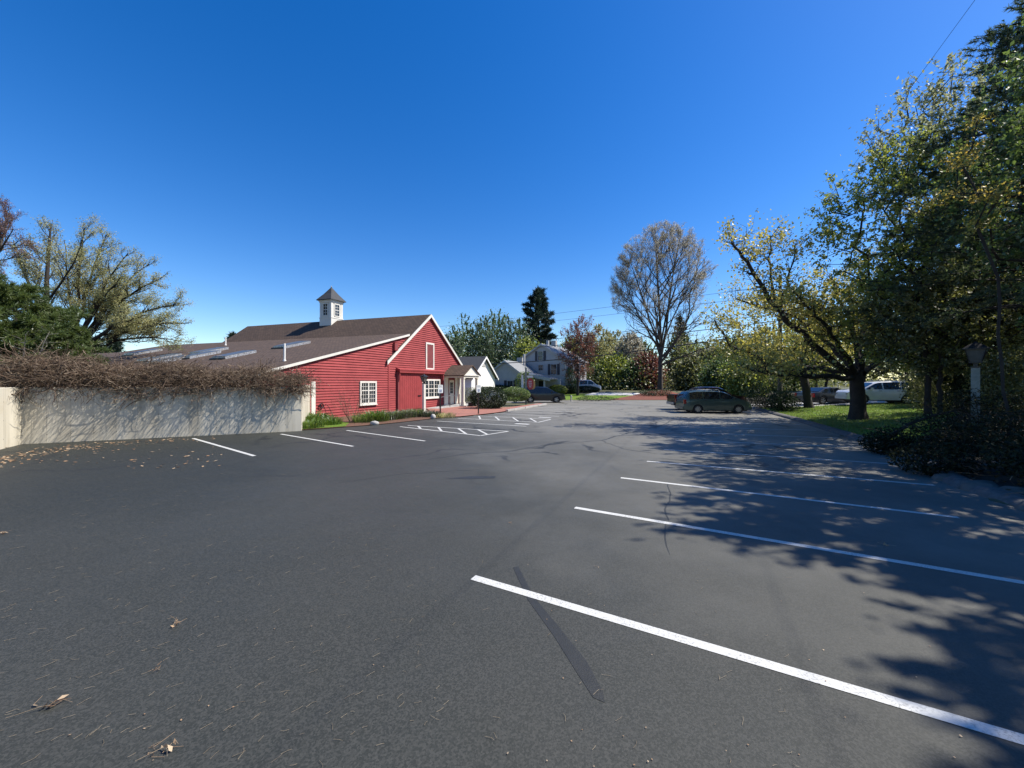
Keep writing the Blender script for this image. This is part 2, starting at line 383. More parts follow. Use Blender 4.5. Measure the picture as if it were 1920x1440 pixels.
def build_ground():
    xs = [-900, -400, -200, -100, -60, -40, -25, -10, 0] + list(np.arange(6.5, 44, .5)) + [46, 50, 56, 64, 80, 110, 160, 300, 900]
    ys = [-60, -30, -14] + list(np.arange(-8, 45.1, .5)) + list(np.arange(47, 64, 2)) + [64, 70, 80, 100, 140, 220, 400, 1200]
    V = [(x, y, gz(x, y)) for y in ys for x in xs]; nx = len(xs)
    out = {'g': [], 'l': [], 'w': [], 'r': []}
    for j in range(len(ys) - 1):
        for i in range(nx - 1):
            k = region((xs[i] + xs[i + 1]) / 2, (ys[j] + ys[j + 1]) / 2)
            out[k].append((j * nx + i, j * nx + i + 1, (j + 1) * nx + i + 1, (j + 1) * nx + i))
    for k, name, mat in (('g', 'ground', M['soil']), ('l', 'lawn', M['grass']), ('w', 'woodland_floor', M['litter']), ('r', 'side_road', M['slab_grey'])):
        used = sorted({i for f in out[k] for i in f}); ix = {u: n for n, u in enumerate(used)}
        m = MB(); m.add([V[u] for u in used], [tuple(ix[i] for i in f) for f in out[k]])
        tag(m.build(name, mat, smooth_deg=60), kind='structure')
build_ground()

BED = [G(x, y) for x, y in [(566, 807), (610, 804), (650, 801), (700, 797.5), (740, 793.5), (785, 788.5), (826, 784)]]
WALK = [G(x, y) for x, y in [(826, 784), (862, 782.4), (905, 778), (935, 774.4), (958, 770.5)]]
KERB = [G(x, y) for x, y in [(952, 771.5), (975, 767.6), (1000, 763), (1026, 758.6)]]
lot = [(-34, -14), tuple(WALL_C)[:2], tuple(WALL_A)[:2], tuple(WALL_B)[:2]] + [p[:2] for p in BED] + [p[:2] for p in WALK[1:]] + [p[:2] for p in KERB[1:]]
lot += [(1.2, 40.6), (-6, 41.2), (-40, 42), (-40, 46.8), (22, 46.8), (22, 36)]
for i in range(len(CURB) - 3, -1, -1):
    y, x = CURB[i]
    if y > -20: lot.append((x, y))
lot.append((8, -14))
o = MB().poly([(x, y, 0) for x, y in lot]).build('parking_lot', M['asphalt']); tag(o, kind='structure')

def strip(a, b, w=.105, z=.004, name='parking_line', mat='line'):
    a = Vector(a); b = Vector(b); d = (b - a).normalized(); n = Vector((-d.y, d.x, 0)) * w / 2
    return [(a.x + n.x, a.y + n.y, z), (b.x + n.x, b.y + n.y, z), (b.x - n.x, b.y - n.y, z), (a.x - n.x, a.y - n.y, z)]
def px_line(p, q, ext=0, w=.105, z=.004):
    a = Vector(G(*p)); b = Vector(G(*q))
    if ext: b = a + (b - a).normalized() * ext
    return strip(a, b, w, z)
LINES = [((887, 1083), (1920, 1388), 5.4), ((1078, 952), (1920, 1093), 5.4), ((1164, 896), (1920, 985), 5.3), ((1213, 865), (1752, 910), 0), ((1245, 843), (1675, 870), 0),
         ((1267, 825.6), (1600, 838), 0), ((1279, 811), (1572, 821.5), 0), ((1276, 800), (1530, 807), 0), ((1272, 791.5), (1500, 796), 0), ((1270, 785), (1475, 788), 0),
         ((362, 822), (477, 855), 0), ((527, 814), (662, 837), 0), ((650, 807), (797, 827), 0), ((819, 789.5), (987, 799.4), 0),
         ((927, 775.2), (1048, 781), 0), ((948, 771.8), (1064, 775.6), 0), ((966, 769), (1077, 771.7), 0), ((985, 766.6), (1089, 768.4), 0), ((1004, 764), (1098, 765.6), 0), ((1026, 761.8), (1109, 763.2), 0)]
for p, q, e in LINES:
    tag(MB().poly(px_line(p, q, e)).build('parking_line', M['line']), kind='structure')
for near, far_, rungs in (
        [[(750, 800), (901, 817), (953, 809)], [(764.5, 798), (953, 809)], [((784, 799.4), (789, 804)), ((822, 801.6), (828, 808.6)), ((859.6, 804), (874, 813.8)), ((896.5, 806), (914, 815))]],
        [[(858, 784.2), (1009, 792), (1033, 786.4)], [(888, 779.6), (1033, 786.4)], [((898, 780.3), (900.7, 786)), ((928.6, 781.5), (936, 788)), ((961.6, 783.2), (971.5, 790)), ((994, 784.8), (1005.5, 791.3))]]):
    m = MB(); k = 0
    for a, b in zip(near[:-1], near[1:]): m.poly(px_line(a, b, z=.004 + .0015 * k)); k += 1
    m.poly(px_line(*far_, z=.007))
    for a, b in rungs: m.poly(px_line(a, b, z=.0085))
    tag(m.build('hatched_marking', M['line']), kind='structure')
for a, b in (((966, 794.2), (992, 795.7)), ((1010.5, 782.2), (1033, 783.4))):
    tag(MB().poly(px_line(a, b, w=.32)).build('painted_symbol', M['line']), kind='structure')
# tar seal strip beside the nearest line, and a few darker repairs
def blob(pts, z, name, mat):
    tag(MB().poly([(p[0], p[1], z) for p in pts]).build(name, mat), kind='structure')
blob([G(x, y) for x, y in [(962, 1064), (972, 1062), (1000, 1118), (1050, 1178), (1100, 1240), (1132, 1300), (1134, 1318), (1112, 1308), (1082, 1262), (1040, 1195), (990, 1125)]], .0025, 'tar_seal', M['tar'])
blob([G(x, y) for x, y in [(835, 898), (880, 893), (930, 893), (928, 897), (885, 898)]], .0025, 'tar_seal', M['tar'])

def crack(px, w):
    P = [Vector(G(*q)) for q in px]; Q = [P[0]]
    for a, b in zip(P[:-1], P[1:]):
        n = max(2, int((b - a).length / .25)); d = (b - a).normalized(); s = Vector((-d.y, d.x, 0))
        for i in range(1, n + 1): Q.append(a.lerp(b, i / n) + s * (random.gauss(0, .035) if i < n else 0))
    vs = []
    for i, p in enumerate(Q):
        d = (Q[min(i + 1, len(Q) - 1)] - Q[max(i - 1, 0)]).normalized(); s = Vector((-d.y, d.x, 0)) * w * random.uniform(.35, .65) * (.3 if i in (0, len(Q) - 1) else 1)
        vs += [(p.x + s.x, p.y + s.y, .0022), (p.x - s.x, p.y - s.y, .0022)]
    m = MB(); m.add(vs, [(2 * i, 2 * i + 1, 2 * i + 3, 2 * i + 2) for i in range(len(Q) - 1)]); tag(m.build('pavement_crack', M['tar']), kind='structure')
for px, w in (([(1262, 787), (1236, 800), (1180, 811), (1128, 826), (1086, 829)], .06), ([(1180, 811), (1160, 800), (1112, 793), (1080, 790)], .05), ([(1128, 826), (1170, 842), (1232, 851)], .04), ([(1086, 829), (1020, 834), (960, 846), (880, 850), (800, 862)], .045),
              ([(1232, 800), (1225, 785), (1180, 775), (1150, 768)], .06), ([(1253, 905), (1256, 940), (1248, 985), (1256, 1040)], .018), ([(640, 905), (760, 888), (900, 880)], .02)):
    crack(px, w)
# bed, walk, kerb
def Bp(s, u=0.0, z=0.0): return (FX + .3987 * s + .9466 * u, FY + .9171 * s - .3226 * u, z)   # barn frame: s along the front, u out of it
FX, FY = -11.4, 22.1
def sheet(pts, z, name, mat):
    o = MB().poly([(p[0], p[1], z) for p in pts]).build(name, M[mat]); return tag(o, kind='structure')
sheet(BED + [Bp(10.4, .05), Bp(6.2, .05), Bp(0, .05), (WALL_B.x - .3, WALL_B.y + 1.5, 0)], .03, 'mulch_bed', 'mulch')
sheet([G(566, 806.5), G(610, 803.5), G(648, 800.6), G(655, 794), G(630, 791), Bp(.3, .1), G(575, 792)], .045, 'grass_patch', 'grass')
sheet(WALK + KERB[1:] + [G(1012, 757.2), G(985, 760.8), G(955, 764.5), G(915, 766.2), Bp(16.2, 1.9), Bp(16.2, .05), Bp(10.5, .05)], .06, 'brick_walk', 'brick')
for i in range(len(KERB) - 1):
    a, b = Vector(KERB[i]), Vector(KERB[i + 1]); d = (b - a); L = d.length; d.normalize(); n = Vector((-d.y, d.x, 0)); k = 0; m = MB()
    while k < L - .1:
        e = min(L, k + 1.25); j = random.uniform(-.02, .02)
        p = [a + d * (k + .02) + n * j, a + d * (e - .02) + n * j, a + d * (e - .02) + n * (.2 + j), a + d * (k + .02) + n * (.2 + j)]
        m.hexa([(q.x, q.y, -.05) for q in p] + [(q.x, q.y, .13 + j * .5) for q in p]); k = e
    tag(m.build('granite_kerb', M['granite']), kind='structure')
# rounded asphalt berm along the right-hand edge of the lot
m = MB(); ys = list(np.arange(-10, 36.01, .5)); prof = [(-.20, -.02), (-.15, .07), (-.04, .125), (.12, .14), (.26, .12), (.36, .02)]
vs = []; fs = []
for y in ys:
    x = curb_x(y)
    for q, z in prof: vs.append((x + q + random.uniform(-.012, .012), y, z + random.uniform(-.008, .008)))
n = len(prof)
for i in range(len(ys) - 1):
    for k in range(n - 1): fs.append((i * n + k, i * n + k + 1, (i + 1) * n + k + 1, (i + 1) * n + k))
m.add(vs, fs); tag(m.build('asphalt_kerb', M['berm'], smooth_deg=60), kind='structure')
# beyond the lot: lawn, pale drive, mulch
def far_sheet(px, dz, name, mat):
    m = MB(); P = [GT(x, y, dz) for x, y in px]; m.poly(P); return tag(m.build(name, M[mat]), kind='structure')
far_sheet([(640, 749.6), (1175, 749.6), (1190, 741.0), (1100, 738.6), (1060, 737), (640, 737)], .01, 'far_lawn', 'grass')
far_sheet([(1095, 741.3), (1188, 741.3), (1205, 737.2), (1112, 736.6)], .03, 'pale_driveway', 'slab')
far_sheet([(1140, 750), (1262, 750), (1266, 737), (1206, 737.4), (1188, 741.5)], .02, 'mulch_island', 'redmulch')

# ================================================================== retaining wall
def wall_thing(label, a, b, h0, h1, thick=.28):
    a = Vector(a); b = Vector(b); d = b - a; L = d.length; ang = math.atan2(d.y, d.x)
    o = MB()
    n = 24; vs = []; fs = []
    for i in range(n + 1):
        x = L * i / n; h = h0 + (h1 - h0) * i / n
        vs += [(x, 0, -.1), (x, 0, h - .02), (x, .02, h), (x, thick, h), (x, thick, -.1)]
    for i in range(n):
        for k in range(4): fs.append((i * 5 + k, (i + 1) * 5 + k, (i + 1) * 5 + k + 1, i * 5 + k + 1))
    fs += [(0, 1, 2, 3, 4), tuple(n * 5 + k for k in (4, 3, 2, 1, 0))]
    o.add(vs, fs); ob = o.build('retaining_wall', M['concrete']); ob.location = a; ob.rotation_euler = (0, 0, ang)
    return tag(ob, label, 'wall')
wall_thing('long grey concrete retaining wall streaked with vine shadows, running to the barn', WALL_A, WALL_B, 1.98, 1.93)
dA = (WALL_A - WALL_C).normalized()
wall_thing('bright sunlit concrete return wall meeting the long wall at the left edge', WALL_C, WALL_A - dA * .004, 2.0, 1.98)
# pale end panel turning back from the wall to the barn corner
pe = Vector(Bp(-.24, .02)); wall_thing('short pale concrete end wall between the long wall and the barn corner', WALL_B + (pe - WALL_B).normalized() * .004, pe, 1.93, 2.02)
# ground held up behind the walls
wd = (WALL_B - WALL_A).normalized(); wn = Vector((-wd.y, wd.x, 0)); m = MB(); rows = [(.2, 1.80), (1.2, 2.0), (3.2, 2.25), (7, 2.3), (16, 2.2)]
vs = []; fs = []; N = 22
for i in range(N + 1):
    s = -26 + (26 + 7.6) * i / N
    for q, z in rows:
        p = WALL_A + wd * s + wn * q; fade = min(1, max(0.0, (7.7 - s) / 2.2)) if q > 2 else 1
        vs.append((p.x, p.y, z if q < 2 else 1.2 + (z - 1.2) * fade))
n = len(rows)
for i in range(N):
    for k in range(n - 1): fs.append((i * n + k, (i + 1) * n + k, (i + 1) * n + k + 1, i * n + k + 1))
m.add(vs, fs); tag(m.build('raised_bank', M['litter'], smooth_deg=60), kind='structure')

# ---- tangle of dry vines along the top of the wall
def vines(name, label, n, along, seed):
    rng = np.random.RandomState(seed); A = []; B = []; R0 = []
    for i in range(n):
        s, q, z = along(rng)
        p = np.array([0, 0, 0.]); base = WALL_A + wd * s + wn * q; p = np.array([base.x, base.y, z])
        ang = rng.uniform(0, 2 * math.pi); d = np.array([math.cos(ang) * .8, math.sin(ang) * .8, rng.uniform(-.25, .6)])
        d += np.array([-wn.x, -wn.y, 0]) * rng.uniform(-.5, .35); r = rng.uniform(.003, .0075) if rng.rand() < .93 else rng.uniform(.010, .017)
        k = rng.randint(4, 9); stp = rng.uniform(.07, .16); curl = rng.normal(0, .35, 3)
        for j in range(k):
            d = d / np.linalg.norm(d); nxt = p + d * stp; A.append(p); B.append(nxt); R0.append(r)
            d = d + curl * .6 + rng.normal(0, .25, 3) + np.array([0, 0, -.10]); p = nxt
    A = np.array(A); B = np.array(B); V, Q = stick_arrays(A, B, np.array(R0), np.array(R0) * .9)
    rnd = np.tile(np.repeat(rng.rand(n)[:1], 1), 1); rr = rng.rand(len(A)); rnd = np.concatenate([rr, rr, rr])
    return tag(np_mesh(name, V, Q, M['vine'], rnd=rnd), label, 'vine')
Lw = (WALL_B - WALL_A).length
def along_main(rng):
    s = rng.uniform(-.6, Lw + .15); t = s / Lw
    q = rng.uniform(-.10, 2.2) if rng.rand() < .6 else (rng.uniform(-.14, .3) if rng.rand() < .82 else rng.uniform(-.34, 0))
    top = 2.55 + .40 * (1 - t) - .10 * t + .14 * math.sin(s * 2.1) + .10 * math.sin(s * 5.3 + 2)
    lo = 1.80 + (.14 * math.sin(s * 1.3) + .10 * math.sin(s * 3.1 + 1) - .05) * (q < .2) - .12 * t
    return s, q, max(lo, rng.uniform(lo, top) if q > 0 else rng.triangular(lo - .1, lo + .25, top)) if q < 1 else rng.uniform(2.05, top + .1)
vines('dry_vine', 'brown leafless vine tangle hanging over the top of the long concrete wall', 9500, along_main, 3)
def along_left(rng):
    s = rng.uniform(-7, .4); q = rng.uniform(-1.2, 3.5); q = max(q, -.3 + .8 * max(0, -s - .2) * .3)
    return s, q + max(0, -s) * .5, rng.uniform(2.0, 2.95)
vines('dry_vine', 'brown vine tangle on the bank above the sunlit return wall at far left', 2300, along_left, 4)
# a handful of long strands trailing down the face
rng = np.random.RandomState(11); A = []; B = []
for i in range(46):
    s = rng.uniform(-.2, Lw - .4) if i > 18 else rng.uniform(-.5, .9); p0 = WALL_A + wd * s - wn * rng.uniform(.03, .16); p = np.array([p0.x, p0.y, 2.0]); d = np.array([wd.x * rng.uniform(-1, 1), wd.y * rng.uniform(-.6, .6), -1.0])
    for j in range(rng.randint(3, 9)):
        d = d + rng.normal(0, .35, 3) * np.array([1, .3, .6]); d /= np.linalg.norm(d); q2 = p + d * .13
        f = (Vector(q2) - WALL_A).dot(wn)
        if f > -.02: q2 = q2 - np.array([wn.x, wn.y, 0]) * (f + .03)
        A.append(p); B.append(q2); p = q2
V, Q = stick_arrays(np.array(A), np.array(B), .006, .005)
tag(np_mesh('trailing_vine', V, Q, M['vine'], rnd=np.tile(rng.rand(len(A)), 3)), 'thin bare vine strands trailing down the face of the concrete wall', 'vine')

# ---- litter on the lot
def flat_bits(name, label, pts, size, mat, rng, aspect=.6, z=.012, lift=.02, kind='stuff', cat='litter'):
    C = np.array([(p[0], p[1], z + rng.uniform(0, lift)) for p in pts]); n = len(C)
    a = rng.uniform(0, 2 * math.pi, n); L = size * rng.uniform(.5, 1.4, n); w = L * aspect
    t = np.stack([np.cos(a), np.sin(a), rng.uniform(-.25, .25, n)], 1); b = np.stack([-np.sin(a), np.cos(a), rng.uniform(-.35, .35, n)], 1)
    L = L[:, None] / 2; w = w[:, None] / 2
    V = np.stack([C - t * L, C + b * w, C + t * L, C - b * w], 1); V[:, :, 2] = np.maximum(V[:, :, 2], .006)
    o = np_mesh(name, V.reshape(-1, 3), np.arange(n * 4).reshape(n, 4), mat, rnd=rng.rand(n)); return tag(o, label, cat, kind=kind)
rng = np.random.RandomState(21); pts = []
while len(pts) < 430:
    x = rng.uniform(0, 420); yc = 868 - 45 * (x / 300) ** .6 + rng.normal(0, 5) if rng.rand() < .8 else rng.uniform(838, 880)
    lim = 836 - (x - 40) * .0476
    if yc > lim + 1 and yc < 882: pts.append(G(x, yc))
flat_bits('leaf_litter', 'drift of tan dead leaves on the asphalt at the foot of the wall', pts, .085, M['deadleaf'], rng)
# pine needles strewn over the near left part of the lot
A = []; B = []
for i in range(400):
    y = 1440 - (1440 - 850) * rng.rand() ** .9; x = rng.uniform(-50, 1500) if rng.rand() < .35 else rng.uniform(-50, 820); p = np.array(G(x, y)); p[2] = .008
    a = rng.normal(R(38), .6); L = rng.uniform(.015, .05); bend = rng.normal(0, .35)
    q = p + np.array([math.cos(a), math.sin(a), 0]) * L; A.append(p); B.append(q); A.append(q); B.append(q + np.array([math.cos(a + bend), math.sin(a + bend), 0]) * L * .6)
V, Q = stick_arrays(np.array(A), np.array(B), .0011, .0008); rr = np.repeat(rng.rand(len(A) // 2), 2)
tag(np_mesh('pine_needles', V, Q, M['needle_dry'], rnd=np.tile(rr, 3)), 'dry pine needles strewn over the near asphalt', 'litter', kind='stuff')
pts = [G(rng.uniform(0, 1900), 1440 - 560 * rng.rand() ** 1.3) for _ in range(80)]
flat_bits('twig_crumbs', 'pale bud scales and crumbs scattered on the asphalt', pts, .012, M['deadleaf'], rng, .8, .006, .004)
def leaf_clump(x, y, n, sz, label):
    c = Vector(G(x, y)); P = [(c.x + rng.normal(0, sz * .55), c.y + rng.normal(0, sz * .4), 0) for _ in range(n)]
    C = np.array([(p[0], p[1], .012 + abs(rng.normal(0, .010))) for p in P]); Vl, Ql = leaf_arrays(C, sz * .8, rng, .45, .6); Vl[:, 2] = np.maximum(Vl[:, 2], .005)
    s0 = C + rng.normal(0, .004, C.shape); s1 = s0 + np.stack([rng.normal(0, sz, n), rng.normal(0, sz, n), np.abs(rng.normal(0, .006, n))], 1); s1[:, 2] = np.maximum(s1[:, 2], .006)
    Vs, Qs = stick_arrays(s0, s1, .0014, .001); V, Q = cat_arrays([(Vl, Ql), (Vs, Qs)])
    o = np_mesh('dead_leaf', V, Q, M['deadleaf'], rnd=rng.rand(len(Q))); return tag(o, label, 'dead leaf', 'curled dead leaves lying on the asphalt')
leaf_clump(307, 1412, 9, .055, 'reddish tan dead leaf cluster nearest the bottom edge of the lot')
leaf_clump(100, 1320, 8, .06, 'brown dead leaf with loose needles on the asphalt at lower left')
leaf_clump(327, 1174, 6, .05, 'curled brown dead leaf in the middle of the left asphalt')
leaf_clump(301, 1256, 4, .03, 'small pale tan dead leaf below the curled brown one')
leaf_clump(6, 1002, 7, .06, 'orange brown dead leaf at the left edge of the picture')
leaf_clump(1658, 1022, 5, .05, 'pale dead leaf lying in the tree shade on the right')
leaf_clump(1118, 1064, 4, .022, 'tiny pale dead leaf beyond the nearest white line')
leaf_clump(957, 982, 4, .025, 'tiny brown dead leaf short of the second white line')
# ================================================================== the red barn
TX, TY = -.9466, .3226
def B(s, t, z): return (FX + .3987 * s + TX * t, FY + .9171 * s + TY * t, z)   # t goes back into the barn
def BU(s, u, z): return B(s, -u, z)
DV = Vector((.3987, .9171, 0)); OUT = Vector((-TX, -TY, 0))
SL, SM, SR = -5.5, 6.18, 16.13            # left end of the low wing, gable start, gable end
SP = (SM + SR) / 2; ZE, ZP, ZW0 = 3.78, 7.72, 3.44
WS = .278                                  # slope of the low wing roof
def zwing(s): return ZW0 + WS * s
def zgable(s): return ZP - (ZP - ZE) * abs(s - SP) / (SR - SP)
barn = empty('barn', B(SP, 5, 0), 0, 'red clapboard barn with a white cupola, low left wing and entry portico', 'barn')
def clapboard(m, rows, step=.165, lip=.052):
    """rows(z) -> list of (s0, s1) spans of wall at height z; lapped boards, thick at the bottom"""
    z = 0.0
    while z < 8:
        for s0, s1 in rows(z + step * .5):
            if s1 - s0 < .02: continue
            a0, a1 = rows(z + step)[0] if rows(z + step) else (s0, s1)
            m.add([BU(s0, lip, z), BU(s1, lip, z), BU(s1, .003, z + step), BU(s0, .003, z + step), BU(s0, 0, z), BU(s1, 0, z)], [(0, 1, 2, 3), (4, 5, 1, 0)])
        z += step
def rows_g(z):
    if z >= ZP - .02: return []
    if z <= ZE: return [(SM, SR)]
    h = (ZP - z) / (ZP - ZE) * (SR - SP); return [(SP - h, SP + h)]
def rows_w(z):
    s0 = max(SL, (z - ZW0) / WS)
    s1 = SM if z <= ZE else SP - (ZP - z) / (ZP - ZE) * (SR - SP)
    return [(s0, s1)] if s1 - s0 > .02 else []
m = MB(); clapboard(m, rows_g)
m.poly([B(SM, .02, 0), B(SR, .02, 0), B(SR, .02, ZE), B(SP, .02, ZP), B(SM, .02, ZE)])
m.poly([B(SR, .02, 0), B(SR, 21, 0), B(SR, 21, ZE), B(SR, .02, ZE)]); m.poly([B(SM, 21, 0), B(SR, 21, 0), B(SR, 21, ZE), B(SP, 21, ZP), B(SM, 21, ZE)])
m.build('gable_wall', M['barn'], barn)
m = MB(); clapboard(m, rows_w)
m.poly([B(SL, .02, 0), B(SM, .02, 0), B(8.4, .02, zwing(8.4)), B(SL, .02, zwing(SL))]); m.poly([B(SL, .02, 0), B(SL, 40, 0), B(SL, 40, zwing(SL)), B(SL, .02, zwing(SL))])
m.build('wing_wall', M['barn'], barn)
def slope(name, s0, z0, s1, z1, t0, t1, mat, th=.12, t1b=None):
    """a roof slab from (s0,z0) low edge to (s1,z1) high edge"""
    t1b = t1 if t1b is None else t1b
    a = [B(s0, t0, z0), B(s0, t1, z0), B(s1, t1b, z1), B(s1, t0, z1)]
    m = MB(); m.hexa([(p[0], p[1], p[2] - th) for p in a] + a)
    o = m.build(name, M[mat], barn); e = (Vector(B(s1, 0, z1)) - Vector(B(s0, 0, z0))).normalized()
    uv_planar(o, (TX, TY, 0), e); return o
ov = .17; gz0 = ZE - .30; k = (ZP - ZE) / (SP - SM)
slope('roof', SM - .3, ZE - .3 * k + .14, SP, ZP + .14, -ov, 21.1, 'roof')
slope('roof', SR + .3, ZE - .3 * k + .139, SP + .001, ZP + .139, -ov, 21.1, 'roof')
slope('wing_roof', SL - .3, zwing(SL - .3) + .13, 8.62, zwing(8.62) + .13, -.15, 29.0, 'roof_low')
slope('wing_roof', SL - .3, zwing(SL - .3) + .10, 5.2, zwing(5.2) + .10, 29.02, 40, 'roof_low')
# white rakes: boards following the slopes just outside the roof ends
def rake(s0, z0, s1, z1, u0, u1, h, mat='white', name='rake_trim'):
    MB().hexa([BU(s0, u0, z0 - h), BU(s0, u1, z0 - h), BU(s1, u1, z1 - h), BU(s1, u0, z1 - h), BU(s0, u0, z0), BU(s0, u1, z0), BU(s1, u1, z1), BU(s1, u0, z1)]).build(name, M[mat], barn)
rake(SM - .32, ZE - .32 * k + .135, SP - .002, ZP + .15, ov + .002, ov + .05, .25)
rake(SP + .002, ZP + .15, SR + .32, ZE - .32 * k + .135, ov + .002, ov + .05, .25)
rake(SL - .3, zwing(SL - .3) + .125, 8.35, zwing(8.35) + .125, .152, .19, .15)
# soffits under the overhangs, in trim
rake(SM - .3, ZE - .3 * k - .06, SP - .01, ZP - .06, .03, ov, .03, 'barn', 'soffit'); rake(SP + .01, ZP - .06, SR + .3, ZE - .3 * k - .06, .03, ov, .03, 'barn', 'soffit')
def bb(s0, s1, u0, u1, z0, z1, name=None, mat=None, parent=None, m=None):
    mm = m or MB(); mm.hexa([BU(s0, u0, z0), BU(s1, u0, z0), BU(s1, u1, z0), BU(s0, u1, z0), BU(s0, u0, z1), BU(s1, u0, z1), BU(s1, u1, z1), BU(s0, u1, z1)])
    if name: return mm.build(name, M[mat], parent or barn)
    return mm
bb(-.20, .06, .044, .075, .02, 2.2, 'corner_board', 'white'); bb(SM - .07, SM + .07, .044, .07, .02, ZE - .2, 'corner_board', 'barn')
bb(SR - .12, SR + .03, .044, .075, .02, ZE - .12, 'corner_board', 'white')
bb(6.62, 6.98, .03, .22, 4.50, 5.05, 'vent_box', 'barn'); bb(6.68, 6.92, .221, .226, 4.57, 4.98, 'louver', 'barn_dark')
def window(s0, s1, z0, z1, bays, nx, rows, depth=.05):
    m = MB(); c = .13; u0, u1 = .054, .054 + depth
    bb(s0, s0 + c, u0, u1, z0, z1, m=m); bb(s1 - c, s1, u0, u1, z0, z1, m=m); bb(s0 + c, s1 - c, u0, u1 - .002, z1 - c, z1, m=m); bb(s0 + c, s1 - c, u0, u1 - .002, z0, z0 + c, m=m)
    bb(s0 - .04, s1 + .04, u0, u1 + .05, z0 - .05, z0, m=m)
    w = (s1 - s0 - 2 * c)
    for b in range(1, bays): x = s0 + c + w * b / bays; bb(x - .05, x + .05, u0, u1 - .004, z0 + c, z1 - c, m=m)
    fr = m.build('window', M['white'], barn)
    g = MB(); bb(s0 + c, s1 - c, u0, u0 + .012, z0 + c, z1 - c, m=g); g.build('pane', M['glass'], fr)
    q = MB(); zs = [z0 + c + (z1 - z0 - 2 * c) * r for r in rows]
    for b in range(bays):
        a0 = s0 + c + w * b / bays + (.05 if b else 0); a1 = s0 + c + w * (b + 1) / bays - (.05 if b < bays - 1 else 0)
        for i in range(1, nx): x = a0 + (a1 - a0) * i / nx; bb(x - .012, x + .012, u0 + .012, u0 + .026, z0 + c, z1 - c, m=q)
        for j, z in enumerate(zs): hw = .032 if rows[j] in (.5, .62) else .012; bb(a0, a1, u0 + .012, u0 + .030, z - hw, z + hw, m=q)
    q.build('muntin', M['white'], fr)
window(3.41, 4.92, .66, 2.24, 2, 3, [.2, .41, .62, .82]); window(10.02, 12.62, .83, 2.42, 3, 2, [.25, .5, .75])
# sliding door on its track, with the hood above
m = MB(); bb(7.16, 9.98, .10, .17, .06, 2.9, m=m)
for i in range(1, 12): x = 7.16 + 2.82 * i / 12; bb(x - .10, x + .10, .171, .178, .08, 2.88, m=m)
sd = m.build('sliding_door', M['barn_door'], barn)
bb(9.35, 9.75, .18, .23, 1.05, 1.13, 'handle', 'black', sd)
m = MB(); bb(6.95, 12.95, .03, .38, 3.02, 3.088, m=m); m.hexa([BU(6.95, .03, 3.09), BU(12.95, .03, 3.09), BU(12.95, .40, 3.09), BU(6.95, .40, 3.09), BU(6.95, .03, 3.26), BU(12.95, .03, 3.26), BU(12.95, .40, 3.12), BU(6.95, .40, 3.12)]); m.build('door_hood', M['barn'], barn)
bb(7.0, 12.9, .30, .35, 2.88, 3.018, 'hood_fascia', 'barn'); bb(7.05, 7.13, .03, .29, 2.3, 3.015, 'hood_bracket', 'barn'); bb(12.80, 12.88, .03, .29, 2.3, 3.015, 'hood_bracket', 'barn')
bb(6.99, 7.10, .03, .20, .04, 2.9, 'door_jamb', 'barn_dark')
# louvred loft opening
m = MB(); a, b_, c0, c1 = 10.58, 11.75, 3.20, 5.48; w = .15
bb(a, a + w, .044, .09, c0, c1, m=m); bb(b_ - w, b_, .044, .09, c0, c1, m=m); bb(a + w, b_ - w, .044, .088, c1 - w, c1, m=m); bb(a + w, b_ - w, .044, .088, c0, c0 + w, m=m)
lf = m.build('loft_frame', M['white'], barn); m = MB()
for i in range(7): x = a + w + (b_ - a - 2 * w) * i / 7; bb(x + .008, x + (b_ - a - 2 * w) / 7 - .008, .044, .06, c0 + w, c1 - w, m=m)
m.build('loft_door', M['barn_dark'], lf)
# entry
m = MB(); e0, e1 = 13.95, 15.05
bb(e0, e0 + .12, .044, .10, .16, 2.5, m=m); bb(e1 - .12, e1, .044, .10, .16, 2.5, m=m); bb(e0 + .12, e1 - .12, .044, .098, 2.36, 2.5, m=m); m.build('door_frame', M['barn_dark'], barn)
m = MB(); bb(e0 + .12, e1 - .12, .044, .06, .16, 2.36, m=m); ed = m.build('entry_door', M['door'], barn)
bb(e0 + .34, e1 - .34, .061, .066, 1.15, 2.15, 'pane', 'glass', ed); bb(e0 + .16, e0 + .22, .061, .12, 1.05, 1.12, 'handle', 'black', ed)
m = MB()
for q in (.25, .5, .75): bb(e0 + .34, e1 - .34, .066, .072, 1.15 + q - .01, 1.15 + q + .01, m=m)
bb((e0 + e1) / 2 - .01, (e0 + e1) / 2 + .01, .0665, .0715, 1.15, 2.15, m=m); m.build('muntin', M['door'], ed)
bb(13.45, 13.93, .044, .08, .1, 2.62, 'entry_panel', 'cream'); bb(15.07, 15.55, .044, .08, .1, 2.62, 'entry_panel', 'cream')
